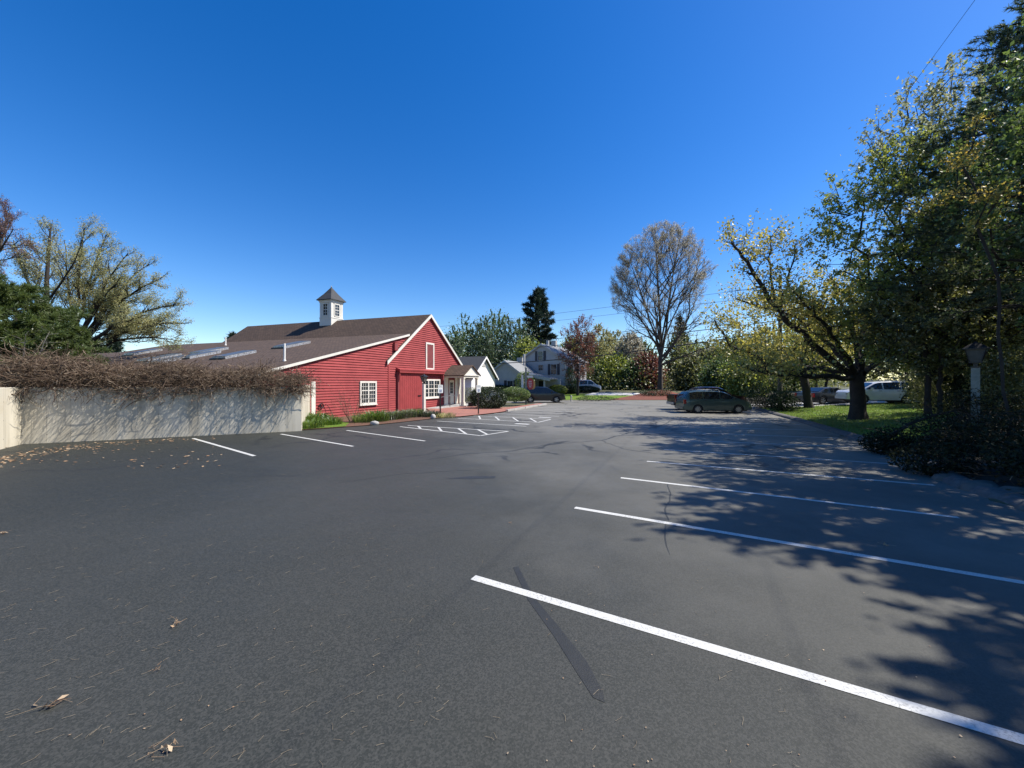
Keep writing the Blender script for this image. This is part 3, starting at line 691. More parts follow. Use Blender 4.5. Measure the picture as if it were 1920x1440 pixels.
# portico
p0, p1, PU = 13.2, 15.9, 2.05; pm = (p0 + p1) / 2; pe_, pp = 2.84, 3.66
bb(p0 - .2, p1 + .4, .06, PU + .35, .0, .14, 'porch_slab', 'slab_grey')
for nm, s in (('column', p0 + .12), ('column', p1 - .12)):
    m = MB(); cx_, cy_, _ = BU(s, PU - .14, 0)
    def fr(x, y, z): return (cx_ + .3987 * x + .9466 * y, cy_ + .9171 * x - .3226 * y, z)
    m.box(-.15, .15, -.15, .15, .14, .42, fr); m.box(-.105, .105, -.105, .105, .42, 2.46, fr); m.box(-.135, .135, -.135, .135, 2.46, 2.56, fr); m.build('column', M['cream'], barn)
for s in (p0 + .12, p1 - .12): bb(s - .08, s + .08, .061, .12, .14, 2.56, 'pilaster', 'cream')
m = MB(); bb(p0, p0 + .22, .06, PU, 2.56, 2.80, m=m); bb(p1 - .22, p1, .06, PU, 2.56, 2.80, m=m); bb(p0 + .22, p1 - .22, PU - .22, PU - .003, 2.562, 2.798, m=m); m.build('portico_beam', M['cream'], barn)
bb(p0 + .05, p1 - .05, .07, PU - .05, 2.802, 2.82, 'portico_ceiling', 'cream')
m = MB(); m.prism([BU(p0 - .02, PU - .06, 2.83), BU(p1 + .02, PU - .06, 2.83), BU(pm, PU - .06, pp - .02)], tuple(OUT * .05)); m.build('pediment', M['white'], barn)
bb(p0 - .1, p1 + .1, PU - .02, PU + .09, 2.74, 2.83, 'cornice', 'white')
for sgn, s_e in ((-1, p0 - .22), (1, p1 + .22)):
    a = [BU(s_e, .03, pe_ - .05), BU(s_e, PU + .14, pe_ - .05), BU(pm, PU + .14, pp + .06 + .001 * sgn), BU(pm, .03, pp + .06 + .001 * sgn)]
    m = MB(); m.hexa([(q[0], q[1], q[2] - .07) for q in a] + a); o = m.build('portico_roof', M['roof_low'], barn)
    e = (Vector(BU(pm, 0, pp)) - Vector(BU(s_e, 0, pe_))).normalized(); uv_planar(o, OUT, e)
# cupola
t0, hw = 10.35, .63; s0 = SP
cup = MB()
def cb(m, a, b, z0, z1): m.hexa([B(s0 - a, t0 - b, z0), B(s0 + a, t0 - b, z0), B(s0 + a, t0 + b, z0), B(s0 - a, t0 + b, z0), B(s0 - a, t0 - b, z1), B(s0 + a, t0 - b, z1), B(s0 + a, t0 + b, z1), B(s0 - a, t0 + b, z1)])
cb(cup, hw, hw, 7.0, 9.62); cb(cup, hw + .04, hw + .04, 7.05, 8.02); cb(cup, hw + .07, hw + .07, 8.02, 8.09); cb(cup, hw + .06, hw + .06, 9.45, 9.58); cb(cup, hw + .12, hw + .12, 9.58, 9.68)
for a in (-1, 1):
    for b in (-1, 1):
        x, y = s0 + a * (hw - .07), t0 + b * (hw - .07); cup.hexa([B(x - .1, y - .1, 8.09), B(x + .1, y - .1, 8.09), B(x + .1, y + .1, 8.09), B(x - .1, y + .1, 8.09), B(x - .1, y - .1, 9.45), B(x + .1, y - .1, 9.45), B(x + .1, y + .1, 9.45), B(x - .1, y + .1, 9.45)])
cu = cup.build('cupola', M['white'], barn)
m = MB(); e = .86; ap = B(s0, t0, 11.0); r2 = .42
rings = [[B(s0 + a * q, t0 + b * q, z) for a, b in ((-1, -1), (1, -1), (1, 1), (-1, 1))] for q, z in ((e, 9.66), (e, 9.72), (r2, 10.32))]
m.add([p for r in rings for p in r] + [ap], [(3, 2, 1, 0)] + [(i * 4 + k, i * 4 + (k + 1) % 4, i * 4 + 4 + (k + 1) % 4, i * 4 + 4 + k) for i in (0, 1) for k in range(4)] + [(8 + k, 8 + (k + 1) % 4, 12) for k in range(4)])
cr = m.build('cupola_roof', M['roof_dark'], cu)
MB().lathe([(.0, .0), (.05, .02), (.06, .08), (.02, .14), (.0, .2)], (ap[0], ap[1], ap[2] - .05), 10).build('finial', M['foil'], cu)
for ax in range(4):
    m = MB(); g = MB(); q = MB()
    def cf(x, d, z):
        if ax == 0: return B(s0 - hw - d, t0 + x, z)
        if ax == 1: return B(s0 + x, t0 - hw - d, z)
        if ax == 2: return B(s0 + hw + d, t0 + x, z)
        return B(s0 + x, t0 + hw + d, z)
    m.box(-.32, -.24, .003, .05, 8.2, 9.38, cf); m.box(.24, .32, .003, .05, 8.2, 9.38, cf); m.box(-.24, .24, .003, .048, 9.3, 9.38, cf); m.box(-.24, .24, .003, .048, 8.2, 8.28, cf)
    wq = m.build('cupola_window', M['white'], cu)
    g.box(-.24, .24, .003, .012, 8.28, 9.3, cf); g.build('glazing', M['glass'], cu)
    q.box(-.012, .012, .012, .026, 8.28, 9.3, cf)
    for z in (8.53, 8.79, 9.05): q.box(-.24, .24, .012, .028, z - (.03 if z == 8.79 else .012), z + (.03 if z == 8.79 else .012), cf)
    q.build('glazing_bar', M['white'], cu)
# ray from the photo onto the wing roof or the main roof, in barn coordinates
def roof_hit(px, py, z_of):
    lo, hi = 10.0, 80.0
    for _ in range(60):
        mid = (lo + hi) / 2; p = W(px, py, mid); rel = (p[0] - FX, p[1] - FY)
        det = .3987 * TY - .9171 * TX; s = (rel[0] * TY - rel[1] * TX) / det; t = (.3987 * rel[1] - .9171 * rel[0]) / det
        if p[2] > z_of(s): lo = mid
        else: hi = mid
    return s, t
zw = lambda s: zwing(s) + .13
def skylight(s, t, ls, lt, lbl=None):
    def f(x, y, h): return B(s + x, t + y, zwing(s + x) + .13 + h)
    m = MB(); a, b = ls / 2, lt / 2
    m.box(-a, a, -b, -b + .08, 0, .17, f); m.box(-a, a, b - .08, b, 0, .17, f); m.box(-a, -a + .08, -b + .08, b - .08, 0, .168, f); m.box(a - .08, a, -b + .08, b - .08, 0, .168, f)
    k = m.build('skylight', M['foil'], barn)
    g = MB(); g.box(-a + .03, a - .03, -b + .03, b - .03, .172, .20, f); g.build('skylight_glass', M['skyglass'], k)
    h = MB(); h.box(-a - .16, -a, -b, b, .0, .10, f); h.build('lower_flashing', M['black'], k)
for px, py in ((548, 648.5), (440, 667.5), (392, 660), (375, 667.5), (270, 662), (300, 673), (322, 676)):
    s, t = roof_hit(px, py, zw)
    skylight(s, t, 2.0, 1.25)
for px, py, hgt, main in ((533.5, 677, 1.0, 0), (487.5, 635.5, .7, 1), (450, 637, .62, 1), (423, 647.5, .7, 0), (555, 631, .6, 1), (307, 652.5, .6, 0)):
    zf = (lambda s: zgable(s) + .14) if main else zw
    s, t = roof_hit(px, py, zf); p = B(s, t, zf(s))
    MB().lathe([(.09, -.15), (.09, .05), (.055, .07), (.055, hgt), (.04, hgt), (.04, hgt - .1)], p, 10).build('vent_pipe', M['pvc'], barn)
# concrete stub wall, ramp and railing by the entry
m = MB(); a, b_ = 9.9, 13.15
m.hexa([BU(a, .5, 0), BU(b_, .5, 0), BU(b_, 1.75, 0), BU(a, 1.75, 0), BU(a, .5, .065), BU(b_, .5, .15), BU(b_, 1.75, .15), BU(a, 1.75, .065)]); tag(m.build('ramp', M['slab_grey']), kind='structure')
rl = empty('handrail', BU(11.5, 1.7, .1), 0, 'thin metal handrail sloping up beside the barn entry ramp', 'railing'); m = MB()
m.tube([BU(10.0, 1.7, .95), BU(13.1, 1.7, 1.10)], .025, 8); m.build('top_rail', M['rail'], rl)
m = MB(); m.tube([BU(10.0, 1.7, .22), BU(13.1, 1.7, .32)], .02, 6); m.build('bottom_rail', M['black'], rl)
for s in (10.05, 11.55, 13.05): m = MB(); m.tube([BU(s, 1.7, .06), BU(s, 1.7, .95 + (s - 10) * .0484)], .022, 6); m.build('post', M['black'], rl)
m = MB(); bb(13.2, 13.75, 2.45, 2.9, .06, .40, m=m); tag(m.build('planter_box', M['black']), 'low black box on the bricks beside the near portico column', 'planter')
m = MB(); bb(14.2, 14.9, 2.55, 3.1, .061, .085, m=m); tag(m.build('doormat', M['black']), 'small black mat on the brick walk in front of the portico', 'doormat')
# hose hung by the white corner board
h = empty('garden_hose', BU(.45, .05, .75), 0, 'black hose reel on the red wall beside the white corner board', 'hose'); m = MB(); c = Vector(BU(.42, .12, .78))
m.tube([c + DV * (.13 * math.cos(q)) + Vector((0, 0, .13 * math.sin(q))) for q in np.linspace(0, 6.28, 18)], .035, 6); m.build('coil', M['black'], h)
m = MB(); m.tube([BU(.5, .1, .72), BU(.7, .14, .86), BU(.85, .2, .7), BU(.95, .3, .35), BU(1.0, .45, .06)], .016, 6); m.build('loose_end', M['black'], h)

# ================================================================== lamps and signs
def lantern_post(name, label, base, hgt, mat, w=.075, ang=.0, sc=1.0):
    r = empty(name, base, ang, label, 'lamp post', 'lantern posts around the lot'); x, y, z = base
    ca, sa = math.cos(ang), math.sin(ang)
    def fr(a, b, c): return (x + ca * a - sa * b, y + sa * a + ca * b, z + c)
    ph = hgt - .66 * sc
    m = MB(); m.box(-w, w, -w, w, -.3, ph, fr); m.build('post', M[mat], r)
    m = MB(); m.box(-w - .02, w + .02, -w - .02, w + .02, ph, ph + .04, fr); m.box(-.05, .05, -.05, .05, ph + .04, ph + .12 * sc, fr); m.box(-.11 * sc, .11 * sc, -.11 * sc, .11 * sc, ph + .12 * sc, ph + .15 * sc, fr)
    z0, z1 = ph + .15 * sc, ph + .46 * sc; a, b = .10 * sc, .17 * sc
    for i in (-1, 1):
        for j in (-1, 1): m.tube([fr(i * a, j * a, z0), fr(i * b, j * b, z1)], .014, 4)
    m.build('lantern_frame', M['black'], r)
    m = MB(); a -= .012; b -= .012
    c = [fr(i, j, z0 + .002) for i, j in ((-a, -a), (a, -a), (a, a), (-a, a))] + [fr(i, j, z1 - .002) for i, j in ((-b, -b), (b, -b), (b, b), (-b, b))]
    m.hexa(c); m.build('lantern_glass', M['frost'], r)
    m = MB(); e = .22 * sc; q = [(e, z1), (e, z1 + .025), (.13 * sc, z1 + .10 * sc), (.05 * sc, z1 + .155 * sc), (.012, z1 + .2 * sc)]
    vs = [fr(i * rr, j * rr, zz) for rr, zz in q for i, j in ((-1, -1), (1, -1), (1, 1), (-1, 1))]
    m.add(vs, [(3, 2, 1, 0)] + [(k * 4 + i, k * 4 + (i + 1) % 4, k * 4 + 4 + (i + 1) % 4, k * 4 + 4 + i) for k in range(4) for i in range(4)] + [(16, 17, 18, 19)])
    m.build('lantern_cap', M['black'], r)
lantern_post('lamp_post', 'lantern on a white post in the planting bed by the barn window', G(795, 776), 2.72, 'white', .085, R(-35))
c = GT(1829, 808); lantern_post('lamp_post', 'weathered grey lantern post on the dark mound under the right-hand trees', c, 168 * c[1] / FPX, 'post', .085 * c[1] / 11, R(40), 1.15 * c[1] / 11)
def access_sign(label, base, hgt, ang):
    r = empty('parking_sign', base, ang, label, 'sign', 'accessible parking signs'); x, y, z = base; ca, sa = math.cos(ang), math.sin(ang)
    def fr(a, b, c): return (x + ca * a - sa * b, y + sa * a + ca * b, z + c)
    m = MB(); m.box(-.03, .03, -.03, .03, -.1, hgt - .04, fr); m.build('post', M['black'], r)
    z0, z1 = hgt - .50, hgt; w = .165
    pl = [fr(a, -.034, c) for a, c in ((-w + .03, z0), (w - .03, z0), (w, z0 + .03), (w, z1 - .03), (w - .03, z1), (-w + .03, z1), (-w, z1 - .03), (-w, z0 + .03))]
    d = Vector(fr(0, .008, 0)) - Vector(fr(0, 0, 0)); m = MB(); m.prism(pl, tuple(d)); p = m.build('plate', M['plate'], r)
    m = MB(); m.box(-.075, .075, -.0372, -.0345, z0 + .05, z0 + .215, fr); m.build('symbol_panel', M['blue'], p)
    m = MB(); yy = -.0378     # wheelchair mark
    def seg(a, b, wd):
        a = Vector((a[0], 0, a[1])); b = Vector((b[0], 0, b[1])); dd = (b - a).normalized(); nn = Vector((-dd.z, 0, dd.x)) * wd
        m.poly([fr(v.x, yy, v.z) for v in (a + nn, b + nn, b - nn, a - nn)])
    zc = z0 + .14
    seg((-.012, zc + .055), (-.012, zc + .0), .008); seg((-.012, zc), (.03, zc), .008); seg((.03, zc), (.045, zc - .055), .008); seg((-.012, zc + .028), (.028, zc + .028), .006)
    m.poly([fr(-.012 + .015 * math.cos(q), yy, zc + .074 + .015 * math.sin(q)) for q in np.linspace(0, 6, 10)])
    arc = [(-.005 + .045 * math.cos(q), zc - .02 + .045 * math.sin(q)) for q in np.linspace(R(110), R(345), 12)]
    for a, b in zip(arc[:-1], arc[1:]): seg(a, b, .007)
    m.build('wheelchair_symbol', M['plate'], p)
    for txt, zz, sz in (('RESERVED', z1 - .085, .058), ('PARKING', z1 - .155, .058)):
        cu_ = bpy.data.curves.new('t', 'FONT'); cu_.body = txt; cu_.size = sz; cu_.align_x = 'CENTER'
        to = bpy.data.objects.new('t', cu_); COL.objects.link(to); dg = bpy.context.evaluated_depsgraph_get(); me = bpy.data.meshes.new_from_object(to.evaluated_get(dg)); bpy.data.objects.remove(to)
        v = [fr(q.co.x, -.0378, zz + q.co.y) for q in me.vertices]; f = [tuple(q.vertices) for q in me.polygons]
        m = MB(); m.add(v, f); m.build('lettering', M['ink'], p)
access_sign('white accessible parking sign on a black post beside the ramp railing', G(825.5, 783), 2.0, R(38))
access_sign('white accessible parking sign on a black post in front of the round green bush', G(897, 777.5), 1.98, R(36))
# shop sign hanging from a post by the drive
sb = G(986, 758.5); sr = empty('sign_post', sb, 0, 'tall grey post hung with red, white and gold sign boards near the black vehicle', 'sign'); x, y, z = sb
m = MB(); m.box(-.085, .085, -.085, .085, 0, 3.55, lambda a, b, c: (x + a, y + b, z + c)); m.lathe([(.12, 0), (.12, .04), (.05, .1), (0, .13)], (x, y, z + 3.55), 8); m.build('post', M['post'], sr)
m = MB(); m.box(-.42, .72, -.03, .03, 2.92, 3.0, lambda a, b, c: (x + a, y + b + .0, z + c)); m.build('cross_arm', M['black'], sr)
def board(name, mat, cx_, zc, w, h, dy, shape='oval'):
    pts = []
    for q in np.linspace(0, 2 * math.pi, 24, endpoint=False):
        c_, s_ = math.cos(q), math.sin(q); ex = .45 if shape != 'oval' else .8
        pts.append((x + cx_ + w / 2 * math.copysign(abs(c_) ** ex, c_), y + dy, z + zc + h / 2 * math.copysign(abs(s_) ** ex, s_)))
    m = MB(); m.prism(pts, (0, .05, 0)); return m.build(name, M[mat], sr)
board('sign_board', 'signgold', .66, 1.95, .52, .95, .06); b1 = board('sign_board', 'signred', .42, 2.0, .62, 1.12, -.06); board('sign_board', 'plate', .40, 2.72, .60, .20, -.04, 'r'); board('sign_board', 'plate', .52, 2.97, .5, .16, -.08, 'r')
board('sign_board', 'plate', -.34, 2.15, .20, 1.5, .02, 'r')
m = MB()
for i, (zz, w) in enumerate(((2.26, .28), (2.08, .34), (1.9, .30), (1.72, .22))): m.box(.42 - w / 2, .42 + w / 2, -.0645, -.0605, zz - .025, zz + .025, lambda a, b, c: (x + a, y + b, z + c))
m.build('sign_lettering', M['plate'], b1)
# ================================================================== houses beyond the lot
def house_frame(cx_, cy_, ang):
    ca, sa = math.cos(ang), math.sin(ang)
    return lambda a, b, c: (cx_ + ca * a - sa * b, cy_ + sa * a + ca * b, c)     # a along the gable wall, b back
def gable_house(root, fr, w, L, z0, ze, zp, wall, roof, ov=.3):
    m = MB(); P = [(0, z0), (w, z0), (w, ze), (w / 2, zp), (0, ze)]
    m.add([fr(a, 0, c) for a, c in P] + [fr(a, L, c) for a, c in P], [(0, 1, 2, 3, 4), (9, 8, 7, 6, 5), (1, 6, 7, 2), (5, 0, 4, 9)]); m.build('wall', M[wall], root)
    k = (zp - ze) / (w / 2)
    for sgn in (0, 1):
        a0 = -ov if sgn == 0 else w + ov; zz = ze - ov * k + .05; q = .001 * sgn
        p = [fr(a0, -ov, zz), fr(a0, L + ov, zz), fr(w / 2, L + ov, zp + .05 + q), fr(w / 2, -ov, zp + .05 + q)]
        m = MB(); m.hexa([(v[0], v[1], v[2] - .1) for v in p] + p); m.build('roof', M[roof], root)
    m = MB()
    for a0, a1, za, zb in ((-ov, w / 2, ze - ov * k, zp), (w / 2, w + ov, zp, ze - ov * k)):
        m.hexa([fr(a0, -ov - .06, za - .22), fr(a1, -ov - .06, zb - .22), fr(a1, -ov - .012, zb - .22), fr(a0, -ov - .012, za - .22), fr(a0, -ov - .06, za + .04), fr(a1, -ov - .06, zb + .04), fr(a1, -ov - .012, zb + .04), fr(a0, -ov - .012, za + .04)])
    m.build('rake_board', M[wall], root)
def house_window(root, f2, a, c, w, h, shutters=True, wall='house'):
    m = MB()
    for q in ((-w / 2 - .08, -w / 2, -h / 2, h / 2), (w / 2, w / 2 + .08, -h / 2, h / 2), (-w / 2 - .08, w / 2 + .08, h / 2, h / 2 + .09), (-w / 2 - .08, w / 2 + .08, -h / 2 - .09, -h / 2)):
        m.box(a + q[0], a + q[1], -.07, -.004, c + q[2], c + q[3], f2)
    wn_ = m.build('window', M[wall], root)
    m = MB(); m.box(a - w / 2, a + w / 2, -.03, -.004, c - h / 2, c + h / 2, f2); m.build('pane', M['glass'], wn_)
    m = MB(); m.box(a - w / 2, a + w / 2, -.05, -.031, c - .02, c + .02, f2); m.box(a - .01, a + .01, -.045, -.0312, c - h / 2, c + h / 2, f2); m.build('muntin', M[wall], wn_)
    if shutters:
        for s in (-1, 1):
            m = MB(); x0 = a + s * (w / 2 + .33); m.box(x0 - .2, x0 + .2, -.06, -.004, c - h / 2 - .08, c + h / 2 + .08, f2); m.build('shutter', M['shutter'], root)
hA = R(-30)
c1 = W(974, 717, 61.9); f1 = house_frame(c1[0], c1[1], hA)
h1 = empty('house', (c1[0], c1[1], .5), hA, 'white two and a half storey clapboard house with dark shutters behind the signs', 'house')
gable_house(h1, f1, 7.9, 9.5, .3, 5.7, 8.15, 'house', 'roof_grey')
house_window(h1, f1, 3.75, 6.3, .8, 1.35, wall='house'); house_window(h1, f1, 6.0, 4.15, .9, 1.5); house_window(h1, f1, 6.0, 1.75, .9, 1.5); house_window(h1, f1, 3.8, 4.45, .75, .8, False)
def f1s(a, b, c): return f1(7.9 - b, a, c)
for a in (2.0, 4.8, 7.6): house_window(h1, f1s, a, 4.15, .9, 1.5); house_window(h1, f1s, a, 1.75, .9, 1.5)
m = MB(); m.box(3.55, 4.35, 4.5, 5.2, 7.5, 9.1, f1); m.build('chimney', M['slab_grey'], h1); m = MB(); m.box(3.7, 4.1, 2.2, 2.5, 7.8, 8.9, f1); m.build('vent_stack', M['house'], h1)
# one-storey addition with its porch
c2 = W(914, 717, 55.5); f2 = house_frame(c2[0], c2[1], hA * .8)
h2 = empty('house_addition', (c2[0], c2[1], .3), hA * .8, 'single storey gabled white house with a porch, in front of the tall one', 'house')
gable_house(h2, f2, 5.6, 9, .2, 3.25, 5.25, 'house', 'roof_grey'); house_window(h2, f2, 3.6, 1.65, .8, 1.4)
m = MB(); m.hexa([f2(5.5, 1.4, 3.35), f2(9.0, 1.4, 2.55), f2(9.0, 5.2, 2.55), f2(5.5, 5.2, 3.35), f2(5.5, 1.4, 3.5), f2(9.0, 1.4, 2.7), f2(9.0, 5.2, 2.7), f2(5.5, 5.2, 3.5)]); m.build('porch_roof', M['roof_grey'], h2)
m = MB(); m.hexa([f2(5.5, 1.33, 3.05), f2(9.02, 1.33, 2.30), f2(9.02, 1.397, 2.30), f2(5.5, 1.397, 3.05), f2(5.5, 1.33, 3.5), f2(9.02, 1.33, 2.72), f2(9.02, 1.397, 2.72), f2(5.5, 1.397, 3.5)]); m.build('porch_fascia', M['house'], h2)
m = MB(); m.box(8.0, 8.22, 1.5, 1.72, .3, 2.6, f2); m.build('porch_column', M['house'], h2)
m = MB(); m.box(5.65, 9.4, 4.9, 5.1, .3, 2.6, f2); m.build('porch_wall', M['house_grey'], h2); m = MB(); m.box(6.1, 7.1, 4.82, 4.897, .4, 2.35, f2); m.build('porch_door', M['shutter'], h2)
m = MB(); m.box(3.5, 3.75, 5.0, 5.25, 4.2, 6.5, f2); m.build('chimney', M['house'], h2); m = MB(); m.box(2.2, 3.1, 5.6, 6.3, 4.2, 6.0, f2); m.build('chimney', M['slab_grey'], h2)
# building with the sunlit white gable, half hidden by the portico
g0 = W(884, 717, 45.0); fg = lambda a, b, c: (g0[0] + .3987 * a + TX * b, g0[1] + .9171 * a + TY * b, c)
h3 = empty('house', (g0[0], g0[1], 0), 0, 'building with a bright sunlit white gable and dark roof just behind the portico', 'house')
gable_house(h3, fg, 6.2, 11, 0, 2.9, 5.35, 'house_sunlit', 'roof_dark', .35)
m = MB(); m.box(-.9, -.02, 3, 9, 0, 2.3, fg); m.build('lean_to', M['house'], h3); m = MB(); m.lathe([(.14, 0), (.14, .12), (.2, .14), (.2, .2), (0, .22)], fg(2.2, 5, 5.0), 10); m.build('vent_cap', M['black'], h3)
m = MB(); m.box(2.6, 3.6, -.05, -.004, 4.1, 4.6, fg); m.build('gable_vent', M['slab_grey'], h3)

# ================================================================== vehicles
def lerp_prof(P, x):
    return float(np.interp(x, [p[0] for p in P], [p[1] for p in P]))
def make_car(name, label, cat, loc, ang, L, Wd, top, belt, wb, wr, paint, side, wind, rearw, zbot=.24, rack=False, kind='suv', spokes=5, scale=1.0, group=None, tumble=.20):
    """top: (x,z) roofline rear to front in metres, x from -L/2; side: window spans; wind/rearw: x ranges of the screens"""
    r = empty(name, (0, 0, 0), 0, label, cat, group)
    xs = sorted(set([round(v, 3) for v in list(np.linspace(-L / 2, L / 2, 41)) + [p[0] for p in top]])); zr = max(p[1] for p in top)
    hw = Wd / 2
    def arch(x):
        z = zbot + .05 * smooth((abs(x) - L / 2 + .5) / .5)
        for c in wb:
            d = abs(x - c)
            if d < wr + .07: z = max(z, wr + math.sqrt(max(0, (wr + .07) ** 2 - d * d)) - .02)
        return z
    for c in wb:
        for q in (-1, -.92, -.7, -.35, 0, .35, .7, .92, 1): xs.append(round(c + q * (wr + .07), 3))
    xs = sorted(set(xs))
    def half(x, z):
        e = max(0, (abs(x) - (L / 2 - .55)) / .55); w = hw * (1 - .16 * e * e)
        if z > belt: w *= 1 - tumble * (z - belt) / (zr - belt)
        if z < .5: w *= 1 - .04 * (.5 - z) / .3
        return w
    m = MB(); vs = []; fs = []; rows = []
    for x in xs:
        zt = lerp_prof(top, x); zb = min(arch(x), zt - .1); bt = min(belt, zt - .06)
        zz = [zb, zb + (bt - zb) * .33, zb + (bt - zb) * .7, bt, bt + (zt - bt) * .5, bt + (zt - bt) * .88, zt]
        col = []
        for i, z in enumerate(zz):
            y = half(x, z) * (1 if i < 6 else .90) + (.012 * math.sin(math.pi * min(1, i / 3)) if i < 3 else 0); col.append((x, y, z if i < 6 else z - .015))
        ring = [(x, -p[1], p[2]) for p in col] + [(x, 0, zt)] + [p for p in reversed(col)]
        rows.append(len(vs)); vs += ring
    n = 15
    for i in range(len(xs) - 1):
        for k in range(n - 1): fs.append((rows[i] + k, rows[i + 1] + k, rows[i + 1] + k + 1, rows[i] + k + 1))
        fs.append((rows[i] + n - 1, rows[i + 1] + n - 1, rows[i + 1], rows[i]))
    fs.append(tuple(rows[0] + k for k in range(n))); fs.append(tuple(rows[-1] + k for k in range(n - 1, -1, -1)))
    m.add(vs, fs); body = m.build('body', paint, r, True, 32)
    def side_patch(poly, off, mm, sides=(-1, 1)):      # polygon of (x,z) laid onto the body sides
        for s in sides:
            mm.poly([(x, s * (half(x, z) + off), z) for x, z in (poly if s < 0 else poly[::-1])])
    for a, b in side:
      for s_ in (-1, 1):
        mm = MB(); k = 5; xx = np.linspace(a, b, k + 1)
        for i in range(k):
            z0 = [belt + .035] * 2; z1 = [max(belt + .05, min(zr - .11, lerp_prof(top, v) - .085)) for v in (xx[i], xx[i + 1])]
            side_patch([(xx[i], z0[0]), (xx[i + 1], z0[1]), (xx[i + 1], z1[1]), (xx[i], z1[0])], .007, mm, (s_,))
        mm.build('side_window', M['carglass'], body, True)
    for nm, rg in (('windscreen', wind), ('rear_window', rearw)):
        if not rg: continue
        mm = MB(); xx = np.linspace(rg[0], rg[1], 6); vs = []; fs = []
        sl = (lerp_prof(top, rg[1]) - lerp_prof(top, rg[0])) / (rg[1] - rg[0]); nx, nz = -sl / math.hypot(sl, 1), 1 / math.hypot(sl, 1)
        for v in xx:
            zt = lerp_prof(top, v); w = half(v, zt) * .84
            for q in (-1, -.5, 0, .5, 1): vs.append((v + nx * .02, q * w, zt + nz * .02 - .014 * q * q))
        for i in range(5):
            for k in range(4): fs.append((i * 5 + k, i * 5 + k + 1, (i + 1) * 5 + k + 1, (i + 1) * 5 + k))
        mm.add(vs, fs); mm.build(nm, M['carglass'], body, True, 60)
    # sills, bumpers, lamps
    mm = MB(); mm.box(-L / 2 + .35, L / 2 - .35, -hw * .93, hw * .93, zbot - .06, zbot + .03); mm.build('underbody', M['trim'], r, True)
    for c in wb:
        mm = MB(); mm.box(c - wr - .04, c + wr + .04, -hw * .86, hw * .86, .12, wr * 2 + .03); mm.build('wheel_well', M['trim'], r, True)
    for nm, x0, x1 in (('bumper', -L / 2 - .07, -L / 2 + .10), ('bumper', L / 2 - .10, L / 2 + .06)):
        mm = MB(); q = hw * .82; mm.box(x0, x1, -q, q, zbot + .06, zbot + .26); mm.build(nm, paint if kind != 'truck' else M['foil'], r, True)
    zl = belt - .18
    for s in (-1, 1):
        zf = lerp_prof(top, L / 2 - .12) - .10
        mm = MB(); x0 = L / 2 - .30; mm.hexa([(x0 - .12, s * hw * .93, zf - .12), (L / 2 + .012, s * hw * .62, zf - .14), (L / 2 + .012, s * hw * .80, zf - .14), (x0 - .1, s * (hw * .965), zf - .12), (x0 - .12, s * hw * .93, zf + .04), (L / 2 + .012, s * hw * .62, zf - .01), (L / 2 + .012, s * hw * .80, zf - .01), (x0 - .1, s * (hw * .965), zf + .04)]); mm.build('headlight', M['lamp_clear'], r, True)
        mm = MB(); mm.box(-L / 2 - .015, -L / 2 + .16, s * hw * .86 - .09, s * hw * .86 + .085, zl - .16, zl + .16); mm.build('tail_light', M['lamp_red'], r, True)
        xm = wind[0] - .10 if wind[0] > 0 else .8
        mm = MB(); xm = wind[1] - .42; ym = s * (half(xm, belt) + .11); mm.box(xm - .06, xm + .06, ym - .10, ym + .09, belt + .02, belt + .16); mm.build('wing_mirror', paint, r, True)
        for c in wb:
            mm = MB(); y = s * (hw - .10); mm.lathe([(wr * .62, -.10), (wr * .9, -.11), (wr, -.07), (wr, .07), (wr * .9, .11), (wr * .62, .10)], (c, y, wr), 22, 'y'); ty = mm.build('wheel', M['tyre'], r, True, 40)
            mm = MB(); yo = y + s * .085; mm.lathe([(wr * .62, .02), (wr * .66, 0), (wr * .56, -.012)], (c, yo, wr), 22, 'y'); mm.lathe([(0, .02), (.07, .02), (.075, -.01)], (c, yo, wr), 12, 'y')
            for k in range(spokes):
                q = 2 * math.pi * k / spokes; dx, dz = math.cos(q), math.sin(q); w0, w1 = .035, .05
                mm.hexa([(c + dx * .06 - dz * w0, yo - .012, wr + dz * .06 + dx * w0), (c + dx * .06 + dz * w0, yo - .012, wr + dz * .06 - dx * w0), (c + dx * wr * .6 + dz * w1, yo - .012, wr + dz * wr * .6 - dx * w1), (c + dx * wr * .6 - dz * w1, yo - .012, wr + dz * wr * .6 + dx * w1)] +
                        [(c + dx * .06 - dz * w0, yo + .012, wr + dz * .06 + dx * w0), (c + dx * .06 + dz * w0, yo + .012, wr + dz * .06 - dx * w0), (c + dx * wr * .6 + dz * w1, yo + .012, wr + dz * wr * .6 - dx * w1), (c + dx * wr * .6 - dz * w1, yo + .012, wr + dz * wr * .6 + dx * w1)])
            mm.build('rim', M['rim'], ty, True)
    mm = MB()                                    # door seams and handles
    for a, b in side[:-1] if len(side) > 1 else side:
        xq = b + .04; side_patch([(xq - .006, zbot + .16), (xq + .006, zbot + .16), (xq + .006, belt + .02), (xq - .006, belt + .02)], .004, mm)
    side_patch([(-L * .30, belt - .20), (L * .30, belt - .20), (L * .30, belt - .188), (-L * .30, belt - .188)], .003, mm)
    mm.build('door_seam', M['trim'], body, True)
    for a, b in side[1:]:
      for s_ in (-1, 1):
        mm = MB(); side_patch([(a + .05, belt - .10), (a + .25, belt - .10), (a + .25, belt - .065), (a + .05, belt - .065)], .014, mm, (s_,)); mm.build('door_handle', M['trim'], body, True)
